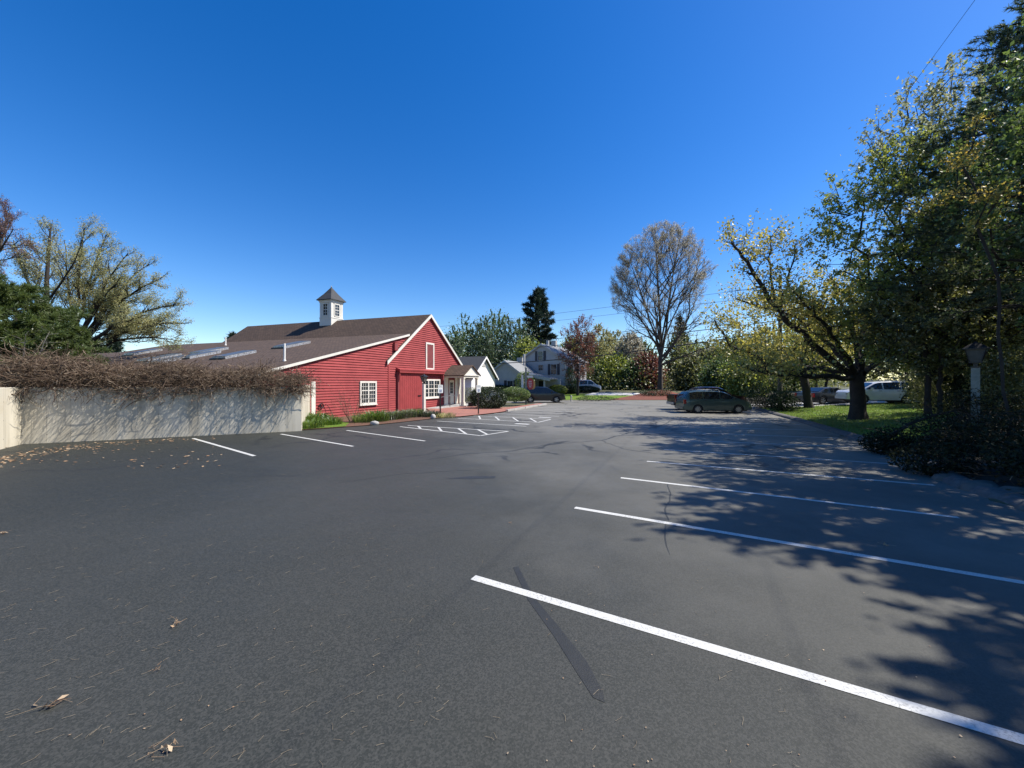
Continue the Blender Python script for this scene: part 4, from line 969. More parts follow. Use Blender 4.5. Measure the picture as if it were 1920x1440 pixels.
    if rack:
        xr = [p[0] for p in top if p[1] > zr - .10]; a, b = min(xr) + .15, max(xr) - .1
        for s in (-1, 1):
            mm = MB(); y = s * hw * .66; zt = zr - .02
            mm.tube([(a, y, zt), (a + .12, y, zt + .07), (b - .12, y, zt + .07), (b, y, zt - .02)], .022, 6); mm.build('roof_rail', M['foil'], r, True)
    if kind == 'truck':
        mm = MB(); mm.box(-L / 2 + .1, -.62, -hw * .78, hw * .78, .62, lerp_prof(top, -1.5) + .004); mm.build('load_bed', M['trim'], body, True)
    r.location = loc; r.rotation_euler = (0, 0, ang); r.scale = (scale,) * 3
    return r
def paint(name, c, metal=.35):
    m_, nt, b = new_mat(name); b.inputs['Roughness'].default_value = .32; b.inputs['Metallic'].default_value = metal; b.inputs['Coat Weight'].default_value = .45; b.inputs['Coat Roughness'].default_value = .05
    nt.links.new(ramp(nt, noise(nt, 3, 3), [(.3, tuple(x * .88 for x in c)), (.7, c)]), b.inputs['Base Color']); return m_
VAN = dict(L=5.1, Wd=1.96, top=[(-2.55, .80), (-2.50, 1.12), (-2.34, 1.42), (-2.12, 1.66), (-1.7, 1.74), (-.5, 1.77), (.35, 1.70), (.62, 1.62), (1.55, 1.14), (1.75, 1.08), (2.25, .92), (2.48, .74), (2.55, .62)], belt=1.08, wb=(-1.52, 1.52), wr=.33)
x, y, z = G(1345, 775.5)
make_car('minivan', 'grey green minivan with roof rails parked nearest, broadside to the camera', 'minivan', (x + .18, y + 1.0, 0), R(-3), scale=.9, paint=paint('green_grey_paint', (.040, .070, .068)), side=[(-2.12, -1.15), (-1.07, .12), (.2, 1.36)], wind=(.66, 1.5), rearw=(-2.46, -2.14), rack=True, spokes=7, **VAN)
TRK = dict(L=5.6, Wd=1.98, top=[(-2.8, .80), (-2.78, 1.22), (-1.0, 1.24), (-.95, 1.30), (-.82, 1.78), (-.4, 1.88), (.65, 1.86), (1.0, 1.72), (1.6, 1.26), (1.75, 1.22), (2.6, 1.10), (2.78, 1.0), (2.8, .8)], belt=1.22, wb=(-1.75, 1.75), wr=.39)
make_car('pickup_truck', 'dark red pickup truck parked just beyond the grey green minivan', 'pickup truck', (x + 1.25, y + 4.1, 0), R(-3), scale=.97, paint=paint('maroon_paint', (.034, .008, .009)), side=[(-.78, .2), (.28, 1.42)], wind=(.74, 1.52), rearw=(-.94, -.84), zbot=.36, kind='truck', **TRK)
SUV = dict(L=4.75, Wd=1.9, top=[(-2.37, .85), (-2.34, 1.15), (-2.12, 1.52), (-1.85, 1.72), (-.6, 1.76), (.35, 1.70), (.62, 1.62), (1.35, 1.16), (1.5, 1.12), (2.15, 1.02), (2.33, .88), (2.37, .7)], belt=1.08, wb=(-1.4, 1.42), wr=.36)
p = G(1021, 755.5)
make_car('suv', 'black sport utility vehicle parked behind the sign post', 'suv', (p[0] - .15, p[1] + .9, 0), R(2), paint=paint('black_paint', (.003, .0035, .006), 0), side=[(-2.0, -1.05), (-.97, .1), (.18, 1.2)], wind=(.64, 1.32), rearw=(-2.3, -1.95), scale=.97, rack=False, zbot=.30, **SUV)
p = W(1645, 756, 29.5)
make_car('suv', 'white sport utility vehicle on the road behind the big maple trunk', 'suv', (p[0] + .55, p[1] + .6, gz(p[0], p[1]) + .05), R(166), paint=paint('pearl_white_paint', (.62, .63, .65), .1), side=[(-2.0, -1.05), (-.97, .1), (.18, 1.2)], wind=(.64, 1.32), rearw=(-2.3, -1.95), zbot=.30, rack=True, **SUV)
p = W(1550, 756, 33.6)
SED = dict(L=4.7, Wd=1.82, top=[(-2.35, .7), (-2.3, .98), (-1.75, 1.05), (-1.0, 1.40), (-.5, 1.45), (.3, 1.42), (1.15, 1.02), (1.3, .98), (2.1, .84), (2.32, .70), (2.35, .55)], belt=.94, wb=(-1.38, 1.40), wr=.32)
make_car('parked_car', 'dark grey car half hidden between the two maple trunks', 'car', (p[0], p[1], gz(p[0], p[1]) + .02), R(10), paint=paint('charcoal_paint', (.035, .037, .042)), side=[(-1.45, -.32), (-.24, .95)], wind=(.34, 1.12), rearw=(-1.70, -1.04), zbot=.22, **SED)
p = G(925, 753.5)
make_car('parked_car', 'white car mostly hidden behind the round bushes left of the signs', 'car', (p[0] - 1.0, p[1] + 1.0, 0), R(-12), paint=paint('white_paint', (.68, .68, .68), .05), side=[(-1.45, -.32), (-.24, .95)], wind=(.34, 1.12), rearw=(-1.70, -1.04), zbot=.22, **SED)
VN = dict(L=5.0, Wd=1.9, top=[(-2.5, .9), (-2.46, 1.35), (-2.36, 1.86), (-2.0, 1.92), (.75, 1.90), (1.0, 1.80), (1.72, 1.22), (1.85, 1.16), (2.35, 1.02), (2.48, .9), (2.5, .7)], belt=1.16, wb=(-1.45, 1.5), wr=.34)
p = GT(1090, 735.0)
make_car('van', 'white van parked beyond the pale driveway under the red leaved tree', 'van', (p[0] + .6, p[1] + .5, gz(p[0], p[1] + .5)), R(-4), paint=paint('van_white_paint', (.66, .67, .68), .05), side=[(-2.2, -.95), (-.85, .35), (.45, 1.5)], wind=(1.03, 1.68), rearw=None, zbot=.26, tumble=.14, **VN)
# hydrant-like marker post and low stone by the street
p = G(1071, 752.5); m = MB(); m.lathe([(.12, 0), (.12, .05), (.08, .08), (.08, .5), (.11, .52), (.10, .6), (.05, .68), (0, .7)], p, 12); tag(m.build('street_marker', M['granite']), 'short pale post at the street edge right of the black vehicle', 'bollard')

# ================================================================== utility pole and wires
PX, PY = 22.3, 32.0; pz = gz(PX, PY)
pl = empty('utility_pole', (PX, PY, pz), 0, 'wooden utility pole with a cross arm behind the spreading maple', 'utility pole')
m = MB(); m.tube([(PX, PY, pz - .5), (PX, PY, 5), (PX + .03, PY, 11.1)], [.17, .15, .11], 10); m.build('pole', M['wood'], pl)
ad = Vector((.66, .75, 0)).normalized(); c = Vector((PX, PY - .14, 9.75)); m = MB()
m.tube([c - Vector((1, .12, 0)) * 1.9, c + Vector((1, .12, 0)) * 1.9], .075, 4); m.build('cross_arm', M['wood'], pl)
for q in (-1.75, -.9, .9, 1.75): p = c + Vector((1, .12, 0)) * q; m = MB(); m.lathe([(.03, 0), (.06, .05), (.04, .1), (.06, .14), (.0, .2)], (p.x, p.y, p.z + .07), 8); m.build('insulator', M['black'], pl)
def wire(label, a, b, sag, r=.014, n=28):
    a = Vector(a); b = Vector(b); P = [a.lerp(b, i / n) - Vector((0, 0, sag * 4 * (i / n) * (1 - i / n))) for i in range(n + 1)]
    m = MB(); m.tube(P, r, 5); return tag(m.build('power_line', M['wire']), label, 'cable', 'overhead wires from the utility pole')
for q, lb in ((-1.75, 'uppermost thin overhead wire crossing the sky left of the bare tree'), (1.75, 'second thin overhead wire just under the uppermost one left of the bare tree')):
    p = c + Vector((1, .12, 0)) * q; wire(lb, (p.x, p.y, p.z + .2 if q < 0 else p.z - .05), (-70, 90 + (0 if q < 0 else 3), 11.2 if q < 0 else 10.4), .9)
wire('thick lower cable drooping across the front of the white house', (PX, PY, 6.5), (-16, 64, 5.4), 1.15, .055)
wire('thinner cable above the thick one across the white gable', (PX, PY, 7.3), (-20, 72, 7.6), .7, .036); wire('faint cable over the ridge of the white house', (PX, PY, 7.9), (-22, 76, 8.8), .6, .026)
for q, e, lb in ((-1.75, -1.6, 'overhead wire rising steeply to the right past the pine'), (1.75, 1.6, 'lower overhead wire climbing right behind the tall pine')):
    p = c + Vector((1, .12, 0)) * q; wire(lb, (p.x, p.y, p.z + .2), (-2.5 + e, -21, 10.6), .35, .0045)
# ================================================================== trees
def grow(base, trunk, targets, rng, tip_r, trunk_r, step=.9, sag=.12, up_pen=.8):
    """connect every target to the nearest suitable point of the growing skeleton -> nodes, parents, radii"""
    N = [np.array(p, float) for p in trunk]; par = [-1] + list(range(len(trunk) - 1)); base = np.array(base, float)
    f = N[len(trunk) // 2]
    order = np.argsort([np.linalg.norm(t - f) for t in targets]); tips = []
    arr = np.zeros((len(trunk) + len(targets) * 14, 3)); arr[:len(N)] = N; cnt = len(N); first = max(1, int(len(trunk) * .45))
    for o in order:
        t = targets[o]; d = t - arr[:cnt]; L = np.linalg.norm(d, axis=1)
        cost = L + up_pen * np.maximum(0, arr[:cnt, 2] - t[2] + .15 * L) ; cost[:first] += 50
        # prefer going outwards
        out = np.linalg.norm(arr[:cnt, :2] - f[:2], axis=1) - np.linalg.norm(t[:2] - f[:2]); cost += np.maximum(0, out) * 1.2
        j = int(np.argmin(cost)); a = arr[j].copy(); dist = L[j]; n = max(1, min(12, int(dist / step)))
        prev = j; side = rng.normal(0, .10, 3) * dist
        for i in range(1, n + 1):
            u = i / n; p = a + (t - a) * u + side * math.sin(math.pi * u) + np.array([0, 0, sag * dist * math.sin(math.pi * u)]) + rng.normal(0, .035, 3) * step * (i < n)
            arr[cnt] = p; par.append(prev); prev = cnt; cnt += 1
        tips.append(prev)
    nd_ = arr[:cnt]; w = np.zeros(cnt)
    for t in tips: w[t] += 1
    ch = [[] for _ in range(cnt)]
    for i in range(cnt - 1, 0, -1):
        if w[i] == 0: w[i] = 1
        w[par[i]] += w[i]; ch[par[i]].append(i)
    e = math.log(trunk_r / tip_r) / math.log(max(2, w[0])); rad = tip_r * w ** e
    return nd_, par, ch, w, rad, tips
def skeleton_mesh(m, nd_, par, ch, w, rad, flare=True):
    stack = [(0, None)]
    while stack:
        i, p = stack.pop(); chain = [i] if p is None else [p, i]; R_ = [rad[k] for k in chain]
        if p is not None: R_[0] = min(rad[p], rad[i] * 1.25)
        while ch[i]:
            k = max(ch[i], key=lambda q: w[q])
            for q in ch[i]:
                if q != k: stack.append((q, i))
            chain.append(k); R_.append(rad[k]); i = k
        n = 9 if R_[0] > .15 else (6 if R_[0] > .05 else (4 if R_[0] > .02 else 3))
        if p is None and flare: R_[0] *= 1.45
        m.tube([nd_[k] for k in chain], R_, n, cap=False)
def blob_targets(n, c, r, rng, shell=.45, lumps=7, amp=.28, zmin=None):
    """points through an uneven crown"""
    d = unit(rng.normal(size=(n, 3))); L = unit(rng.normal(size=(lumps, 3))); k = (d @ L.T); bump_ = (np.maximum(0, k) ** 6 * rng.uniform(-.6, 1, lumps)).sum(1)
    q = (shell + (1 - shell) * rng.rand(n) ** .6) * (1 + amp * bump_); P = np.array(c) + d * q[:, None] * np.array(r)
    return P if zmin is None else P[P[:, 2] > zmin]
def tree(name, label, base, trunk_top, crown, radii, n, leaf_n, leaf_size, bark, leaf, trunk_r, seed, cat='tree', group=None, shell=.45, cl=.55, twigs=0, twig_len=.5, lumps=7, amp=.28,
         tip_r=.012, bend=.0, extra=None, sag=.12, up=.3, aspect=.55, targets=None, trunk_pts=None, up_pen=.8, zmin=None):
    rng = np.random.RandomState(seed); base = np.array(base, float); T = base + np.array(trunk_top, float)
    root = empty(name, tuple(base), 0, label, cat, group)
    if trunk_pts is None:
        k = 6; trunk_pts = [base + (T - base) * (i / k) + (rng.normal(0, .04, 3) * np.array([1, 1, 0]) * (i > 0)) + np.array([bend, 0, 0]) * math.sin(math.pi * i / k) for i in range(k + 1)]; trunk_pts[0] = trunk_pts[0] - np.array([0, 0, .15])
    tg = blob_targets(n, base + np.array(crown), radii, rng, shell, lumps, amp, zmin) if targets is None else targets
    if extra is not None: tg = np.concatenate([tg, base + np.array(extra)])
    S = grow(base, trunk_pts, tg, rng, tip_r, trunk_r, sag=sag, up_pen=up_pen); m = MB(); skeleton_mesh(m, *S[:5]); m.build('trunk', bark, root, smooth_deg=70)
    tips = S[0][S[5]]
    if twigs:
        ii = np.repeat(np.arange(len(tips)), twigs); A = tips[ii] + rng.normal(0, .12, (len(ii), 3)); d = unit(tips[ii] - (base + np.array(crown)) * np.array([1, 1, .9]) + rng.normal(0, radii[0] * .45, (len(ii), 3)) + np.array([0, 0, .25 * radii[2]]))
        Bq = A + d * twig_len * rng.uniform(.5, 1.3, (len(ii), 1)); mid = A + (Bq - A) * .5 + rng.normal(0, twig_len * .08, A.shape)
        V, Q = cat_arrays([stick_arrays(A, mid, tip_r * .75, tip_r * .55), stick_arrays(mid, Bq, tip_r * .55, tip_r * .25)]); np_mesh('twigs', V, Q, bark, root)
    else: Bq = None
    if leaf_n:
        C = np.repeat(tips, leaf_n, 0); C = C + rng.normal(0, cl, C.shape) * np.array([1, 1, .75])
        if Bq is not None:
            j = rng.randint(0, len(Bq), len(C)); u = rng.uniform(.2, 1.05, (len(C), 1)); k = rng.rand(len(C)) < .75
            Ct = (A[j] + (Bq[j] - A[j]) * u) + rng.normal(0, .05, C.shape); C[k] = Ct[k]
        per = rng.rand(len(tips)); V, Q = leaf_arrays(C, leaf_size, rng, aspect, up); rnd = np.clip(np.repeat(per, leaf_n) * .6 + rng.rand(len(C)) * .4, 0, 1)
        np_mesh('crown', V, Q, leaf, root, rnd=rnd)
    return root
def bez(a, b, lift, n, rng, wob=.05):
    """an arching limb from a to b"""
    a = np.array(a); b = np.array(b); c = (a + b) / 2 + np.array(lift); out = []
    for i in range(n + 1):
        u = i / n; out.append((1 - u) ** 2 * a + 2 * u * (1 - u) * c + u * u * b + rng.normal(0, wob, 3) * (0 < i < n))
    return out
def rec_tree(name, label, base, limbs, env, bark, leaf, seed, kids=(12, 7, 6, 4), ang=(.75, .65, .7, .8), ratio=(.5, .45, .5), trop=.10, leaf_n=4, leaf_size=.12, cl=.10, cat='tree', group=None, rtip=.008, start=.25, first_len=None, aspect=.6, leaf_keep=1.0, tw=1.0):
    """branching by recursion: explicit main limbs (points, radius), then side branches level by level, kept inside an ellipsoid (centre, radii)"""
    rng = np.random.RandomState(seed); root = empty(name, tuple(base), 0, label, cat, group); m = MB(); A = []; B_ = []; Ra = []; Rb = []; tips = []; own = []
    ec, er = np.array(env[0]), np.array(env[1])
    def ray(p, d):
        o = (p - ec) / er; v = d / er; a = v @ v; b = o @ v; c = o @ o - 1; q = b * b - a * c
        return max(0, (-b + math.sqrt(q)) / a) if q > 0 else 0
    def side(d, an):
        q = rng.normal(size=3); q -= d * (q @ d); q /= np.linalg.norm(q); e = d * math.cos(an) + q * math.sin(an); e[2] += .12; return e / np.linalg.norm(e)
    def spawn(P, rads, lev, L):
        n = len(P) - 1; k = kids[lev]
        for i in range(k):
            u = start + (1 - start) * (i + rng.rand()) / k if lev == 0 else .2 + .8 * (i + rng.rand()) / k
            j = min(n - 1, int(u * n)); f = u * n - j; p = P[j] + (P[j + 1] - P[j]) * f; d = P[j + 1] - P[j]; d = d / np.linalg.norm(d); r = rads[j] + (rads[j + 1] - rads[j]) * f
            e = side(d, ang[lev] * rng.uniform(.65, 1.3))
            if lev == 0: l2 = ray(p, e) * rng.uniform(.75, 1.02) if first_len is None else min(ray(p, e), first_len * (1.15 - .7 * u)) * rng.uniform(.7, 1.1)
            else: l2 = min(L * ratio[lev - 1] * (1.15 - .55 * u) * rng.uniform(.7, 1.25), ray(p, e) + .3)
            if l2 < .15: continue
            branch(p, e, l2, max(rtip * tw, min(r * .72, .02 * l2 + rtip)), lev + 1)
    def branch(p, d, L, r, lev):
        n = (8, 7, 5, 3, 2)[lev]; P = [p]; rd = [r]; 
        for i in range(n):
            d = d + np.array([0, 0, trop / n * 3]) + rng.normal(0, .06 + .04 * lev, 3); d /= np.linalg.norm(d); P.append(P[-1] + d * L / n); rd.append(max(rtip * .5, r * (1 - .75 * (i + 1) / n)))
        if lev == 1: m.tube(P, rd, 5, cap=False)
        else:
            for i in range(n): A.append(P[i]); B_.append(P[i + 1]); Ra.append(rd[i]); Rb.append(rd[i + 1])
        if lev >= len(kids) - 1 or lev >= 3:
            for i in range(1, n + 1): tips.append(P[i]); own.append(len(A) // 40)
        if lev < len(kids): spawn(P, rd, lev, L)
    for P, r0 in limbs:
        P = [np.array(q, float) for q in P]; n = len(P) - 1; rd = [r0 * (1 - .82 * (i / n) ** .9) for i in range(n + 1)]; rd[0] *= 1.15; m.tube(P, rd, 9, cap=False)
        spawn(P, rd, 0, sum(np.linalg.norm(b - a) for a, b in zip(P[:-1], P[1:])))
    m.build('trunk', bark, root, smooth_deg=70)
    if A: V, Q = stick_arrays(np.array(A), np.array(B_), np.array(Ra), np.array(Rb)); np_mesh('branches', V, Q, bark, root)
    tips = np.array(tips); own = np.array(own); k = rng.rand(own.max() + 1)[own] < leaf_keep; tips = tips[k]; own = own[k]
    C = np.repeat(tips, leaf_n, 0); C = C + rng.normal(0, cl, C.shape); V, Q = leaf_arrays(C, leaf_size, rng, aspect, .3); tone = rng.rand(own.max() + 1)
    np_mesh('crown', V, Q, leaf, root, rnd=np.clip(np.repeat(tone[own], leaf_n) * .6 + rng.rand(len(C)) * .4, 0, 1)); return root
def pine(name, label, base, h, r_low, seed, leaf, bark, levels=16, per=5, tuft=26, nl=.16, nw=.012, first=.2, trunk_r=.22, shape=.8, group=None, droop=.05, lean=(0, 0), irr=.35, tpb=5, cat='pine tree'):
    rng = np.random.RandomState(seed); base = np.array(base, float); root = empty(name, tuple(base), 0, label, cat, group); m = MB()
    top = base + np.array([lean[0], lean[1], h]); tp = lambda u: base + (top - base) * u
    m.tube([tp(u) - np.array([0, 0, .15 * (u == 0)]) for u in np.linspace(0, 1, 8)], [trunk_r * (1.3 if i == 0 else (1 - i / 7.3)) for i in range(8)], 9)
    C = []; D = []
    for l in range(levels):
        u = first + (1 - first) * (l + .3 * rng.rand()) / levels; f = (1 - u) / (1 - first); a0 = rng.uniform(0, 6.28)
        for k in range(per):
            a = a0 + 6.283 * k / per + rng.normal(0, .3); L = r_low * (f ** shape) * rng.uniform(1 - irr, 1 + irr * .6) + .25; s = tp(u)
            d = np.array([math.cos(a), math.sin(a), .28 + .5 * (1 - f) - .2 * f]); P = [s]; n = 6
            for i in range(n):
                dd = d / np.linalg.norm(d); P.append(P[-1] + dd * L / n); d = d + np.array([0, 0, -droop + (.10 if i > 2 else -.04)]) + rng.normal(0, .05, 3)
            m.tube(P, [max(.008, trunk_r * .22 * f ** .5 * (1 - i / (n + .6)) + .006) for i in range(n + 1)], 4, cap=False)
            P = np.array(P); T = max(3, int(tpb * L / 1.2) + 2)
            for q in range(T):
                v = rng.uniform(.3, 1.0) ** .7 * n; i = min(n - 1, int(v)); p = P[i] + (P[i + 1] - P[i]) * (v - i); dr = unit((P[i + 1] - P[i])[None])[0]
                off = rng.normal(0, .16 + .05 * L, 3) * np.array([1, 1, .35]); C.append(p + off); D.append(unit((dr + off * 1.5 / (np.linalg.norm(off) + .1) + np.array([0, 0, .25]))[None])[0])
    for q in range(6): C.append(tp(1 - .03 * q)); D.append(np.array([0, 0, 1.]))
    m.build('trunk', bark, root, smooth_deg=70)
    C = np.repeat(np.array(C), tuft, 0); D = np.repeat(np.array(D), tuft, 0); n = len(C); t = unit(D * rng.uniform(.3, 1.2, (n, 1)) + rng.normal(0, .55, (n, 3)))
    b = unit(np.cross(t, rng.normal(size=(n, 3)))); L = nl * rng.uniform(.6, 1.3, (n, 1)); S0 = C - D * nl * rng.uniform(0, 1.6, (n, 1))
    V = np.stack([S0 - b * nw, S0 + b * nw, S0 + t * L + b * nw * .5, S0 + t * L - b * nw * .5], 1).reshape(-1, 3)
    np_mesh('needles', V, np.arange(n * 4).reshape(n, 4), leaf, root, rnd=np.clip(np.repeat(rng.rand(n // tuft), tuft) * .6 + rng.rand(n) * .4, 0, 1)); return root
def bush(name, label, base, radii, n, leaf_size, leaf, bark, seed, cat='bush', group=None, stems=9, shell=.6, flat=True, leaf_n=1, lumps=9, amp=.2):
    rng = np.random.RandomState(seed); base = np.array(base, float); root = empty(name, tuple(base), 0, label, cat, group); m = MB(); r = np.array(radii)
    for i in range(stems):
        a = rng.uniform(0, 6.28); e = base + np.array([math.cos(a) * r[0] * .6, math.sin(a) * r[1] * .6, r[2] * rng.uniform(.7, 1.5)]); md = base + (e - base) * .5 + np.array([0, 0, r[2] * .2])
        m.tube([base + np.array([math.cos(a), math.sin(a), 0]) * .08 * r[0] - np.array([0, 0, .08]), md, e], [.022, .016, .006], 4, cap=False)
    m.build('stem', bark, root)
    P = blob_targets(n, base + np.array([0, 0, r[2] * .92]), r, rng, shell, lumps, amp, base[2] + .03); P = np.repeat(P, leaf_n, 0) + (rng.normal(0, leaf_size * 1.2, (len(P) * leaf_n, 3)) if leaf_n > 1 else 0)
    V, Q = leaf_arrays(P, leaf_size, rng, .5, .5); np_mesh('foliage', V, Q, leaf, root, rnd=rng.rand(len(P))); return root
LF = dict(
    olive=leafmat('olive_bud_leaves', [(.27, .28, .11), (.40, .40, .17), (.50, .45, .20)], .5, gloss=.03),
    red=leafmat('reddish_buds', [(.12, .045, .035), (.18, .08, .06), (.20, .11, .075)], .35),
    green=leafmat('spring_green_leaves', [(.065, .12, .026), (.115, .19, .038), (.19, .26, .055)], .5),
    blue=leafmat('blue_green_leaves', [(.06, .11, .055), (.11, .17, .075), (.17, .23, .08)], .5),
    lime=leafmat('lime_leaves', [(.16, .23, .028), (.27, .33, .045), (.38, .40, .08)], .55),
    yellow=leafmat('yellow_green_leaves', [(.24, .25, .035), (.38, .37, .06), (.48, .43, .09), (.28, .31, .05)], .55),
    gold=leafmat('golden_leaves', [(.36, .30, .04), (.52, .44, .07), (.50, .34, .05)], .55),
    bud=leafmat('pale_bud_leaves', [(.26, .25, .19), (.38, .36, .27), (.46, .42, .29), (.30, .27, .15)], .5),
    copper=leafmat('copper_leaves', [(.13, .04, .022), (.21, .08, .04), (.30, .16, .09)], .45),
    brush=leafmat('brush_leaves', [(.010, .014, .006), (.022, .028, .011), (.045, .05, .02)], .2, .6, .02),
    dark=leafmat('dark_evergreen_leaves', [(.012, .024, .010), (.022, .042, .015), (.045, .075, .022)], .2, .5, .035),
    greygreen=leafmat('grey_green_leaves', [(.17, .20, .09), (.28, .31, .15), (.42, .42, .24)], .55, .5, .06),
    pine=leafmat('pine_needles_green', [(.035, .062, .028), (.065, .10, .040), (.11, .14, .055)], .45, .5, .06),
    softpine=leafmat('soft_pine_needles', [(.05, .085, .022), (.095, .14, .032), (.15, .19, .05)], .45, .5, .04),
    pinefar=leafmat('far_pine_needles', [(.014, .030, .022), (.026, .048, .030), (.045, .068, .034)], .15, .5, .05),
    shade=leafmat('understorey_leaves', [(.08, .10, .026), (.15, .17, .042), (.24, .24, .07)], .5),
    herb=leafmat('herb_leaves', [(.06, .13, .015), (.10, .19, .02), (.16, .24, .03)], .4),
    silver=leafmat('silver_leaves', [(.08, .10, .06), (.13, .15, .095), (.17, .18, .12)], .3),
)
BK, BD, BG = M['bark'], M['bark_dark'], M['bark_grey']
def at(px, Y, dz=0):          # foot of a tree from its photo column and distance
    x = (px - CX) * Y / FPX; return (x, Y, gz(x, Y) + dz)
# ---- the spreading maple: main limbs laid out by hand, then grown
b0 = np.array(at(1609, 20.6)); SCX = 20.6 / FPX
def mp(px, py, dy=0.0): Y = 20.6 + dy; return np.array(((px - CX) * Y / FPX, Y, EYE + (HOR - py) * Y / FPX))
def fan(P0, P1, n, spread, rng):
    u = rng.uniform(.25, 1.08, (n, 1)); return np.array(P0) + (np.array(P1) - np.array(P0)) * u + rng.normal(0, 1, (n, 3)) * np.array(spread) * (.35 + .65 * u)
rng = np.random.RandomState(41)
limbs = [((1600, 705, 0), (1520, 640, -.8), (1460, 585, -1.0), (1400, 490, -1.2), (1372, 455, -1.2)), ((1460, 585, -1.), (1440, 500, -.6), (1445, 445, -.4)), ((1460, 585, -1.), (1480, 520, -1.6), (1490, 460, -1.8)),
         ((1600, 700, 0), (1530, 690, .8), (1440, 680, 1.4), (1370, 650, 1.8), (1340, 600, 2.)), ((1605, 700, 0), (1560, 650, 1.2), (1500, 600, 2.2), (1430, 575, 2.8), (1380, 560, 3)),
         ((1612, 690, 0), (1600, 620, .4), (1575, 560, .8), (1555, 520, 1.)), ((1615, 690, 0), (1640, 620, -.6), (1660, 560, -1.), (1660, 500, -1.2)), ((1615, 700, 0), (1660, 670, 1.2), (1720, 640, 2.), (1750, 600, 2.4)),
         ((1600, 710, -.2), (1520, 705, -1.4), (1440, 700, -2.6), (1400, 690, -3.)), ((1605, 700, -.1), (1570, 640, -1.4), (1530, 590, -2.6), (1500, 560, -3.2)), ((1610, 695, .2), (1620, 600, 2.), (1625, 540, 3.), (1610, 500, 3.4))]
tg = []; tr = [b0 - np.array([0, 0, .15]), b0 + np.array([-.02, 0, .5]), b0 + np.array([0, 0, 1.1]), b0 + np.array([-.05, 0, 1.6]), mp(1606, 712)]
root = empty('maple_tree', tuple(b0), 0, 'spreading maple with a thick dark trunk and yellow green young leaves on the lawn', 'maple tree', None)
LB = [[mp(*q) for q in l] for l in limbs]; LBm = MB()
fixed_tips = []
for l in LB:
    L0 = sum(np.linalg.norm(b - a) for a, b in zip(l[:-1], l[1:])); r0 = .035 + .0155 * L0 if np.linalg.norm(l[0] - tr[-1]) < 1.5 else .065
    pts = []; 
    for a, b in zip(l[:-1], l[1:]):
        for i in range(4): pts.append(a + (b - a) * i / 4 + rng.normal(0, .05, 3))
    pts.append(l[-1]); n = len(pts); LBm.tube(pts, [r0 * (1 - .8 * i / n) for i in range(n)], 7, cap=False)
    for i, p in enumerate(pts):
        if i > n * .3: fixed_tips.append((p, r0 * (1 - .8 * i / n), i / n))
LBm.tube(tr + [mp(1610, 695)], [.50, .36, .33, .32, .30, .16], 11); 
# side shoots off every limb
tips = []; A_ = []; B_ = []; R_ = []
for p, r_, u in fixed_tips:
    for k in range(5):
        d = np.array([rng.normal(0, .8), rng.normal(0, .8), abs(rng.normal(.55, .5))]); d /= np.linalg.norm(d); L = rng.uniform(.6, 1.9) * (1.1 - .35 * u); q = p.copy(); rr = max(.012, r_ * .35)
        for i in range(3):
            e = q + d * L / 3; A_.append(q); B_.append(e); R_.append(rr); rr *= .72; q = e; d = d + rng.normal(0, .25, 3); d /= np.linalg.norm(d)
            if rng.rand() < .8:
                d2 = d + rng.normal(0, .6, 3); d2 /= np.linalg.norm(d2); e2 = q + d2 * L * .35; A_.append(q); B_.append(e2); R_.append(rr * .7); tips.append(e2)
        tips.append(q)
LBm.build('trunk', BD, root, smooth_deg=70); V, Q = stick_arrays(np.array(A_), np.array(B_), np.array(R_), np.array(R_) * .75); np_mesh('branches', V, Q, BD, root)
tips = np.array(tips); keep = rng.rand(len(tips)) < np.where(tips[:, 2] > 7.2, .42, .85); tips = tips[keep]; nl = 15; C = np.repeat(tips, nl, 0) + rng.normal(0, .19, (len(tips) * nl, 3)); V, Q = leaf_arrays(C, .125, rng, .75, .4)
np_mesh('crown', V, Q, LF['yellow'], root, rnd=np.clip(np.repeat(rng.rand(len(tips)), nl) * .6 + rng.rand(len(C)) * .4, 0, 1))
tree('maple_tree', 'second maple with a straight dark trunk standing behind the spreading one', at(1517, 29.5), (-.5, 0, 3.2), (-1.2, 0, 6.0), (4.6, 3.6, 3.4), 230, 60, .17, BD, LF['yellow'], .27, 5, 'maple tree', shell=.45, cl=.42, twigs=3, twig_len=.6, tip_r=.008)

# ---- right-hand mass
pine('pine_tree', 'tall soft needled pine with a pointed top right of the maple', at(1818, 19.0), 13.2, 4.4, 61, LF['pine'], BD, 22, 5, 40, .17, .011, .30, .16, .62, irr=.55, tpb=8)
pine('pine_tree', 'dark pine filling the right edge of the picture behind the mound', at(1945, 13.4), 14.4, 4.2, 62, LF['pine'], BD, 26, 6, 50, .14, .009, .26, .17, .6, irr=.5, tpb=9)
tree('deciduous_tree', 'young tree with bright yellow green leaves in front of the tall pine', at(1742, 16.6), (-.3, 0, 5.0), (-1.5, 0, 8.6), (2.9, 2.4, 3.2), 230, 52, .14, BD, LF['lime'], .10, 63, shell=.35, cl=.36, twigs=3, twig_len=.6, amp=.6)
tree('deciduous_tree', 'slender tree with golden leaves caught by the sun among the right-hand pines', at(1885, 10.2), (-.2, 0, 4.5), (-.7, 0, 7.1), (1.2, 1.0, 1.5), 11, 120, .075, BD, LF['gold'], .04, 64, shell=.4, cl=.15, amp=.9)
tree('deciduous_tree', 'grey green broadleaf tree behind the lantern post on the right', at(1800, 17.6), (-.1, 0, 7), (-.6, 0, 12.0), (3.0, 2.6, 4.0), 270, 46, .14, BD, LF['greygreen'], .14, 65, shell=.3, cl=.5, twigs=2, twig_len=.6, amp=.4)
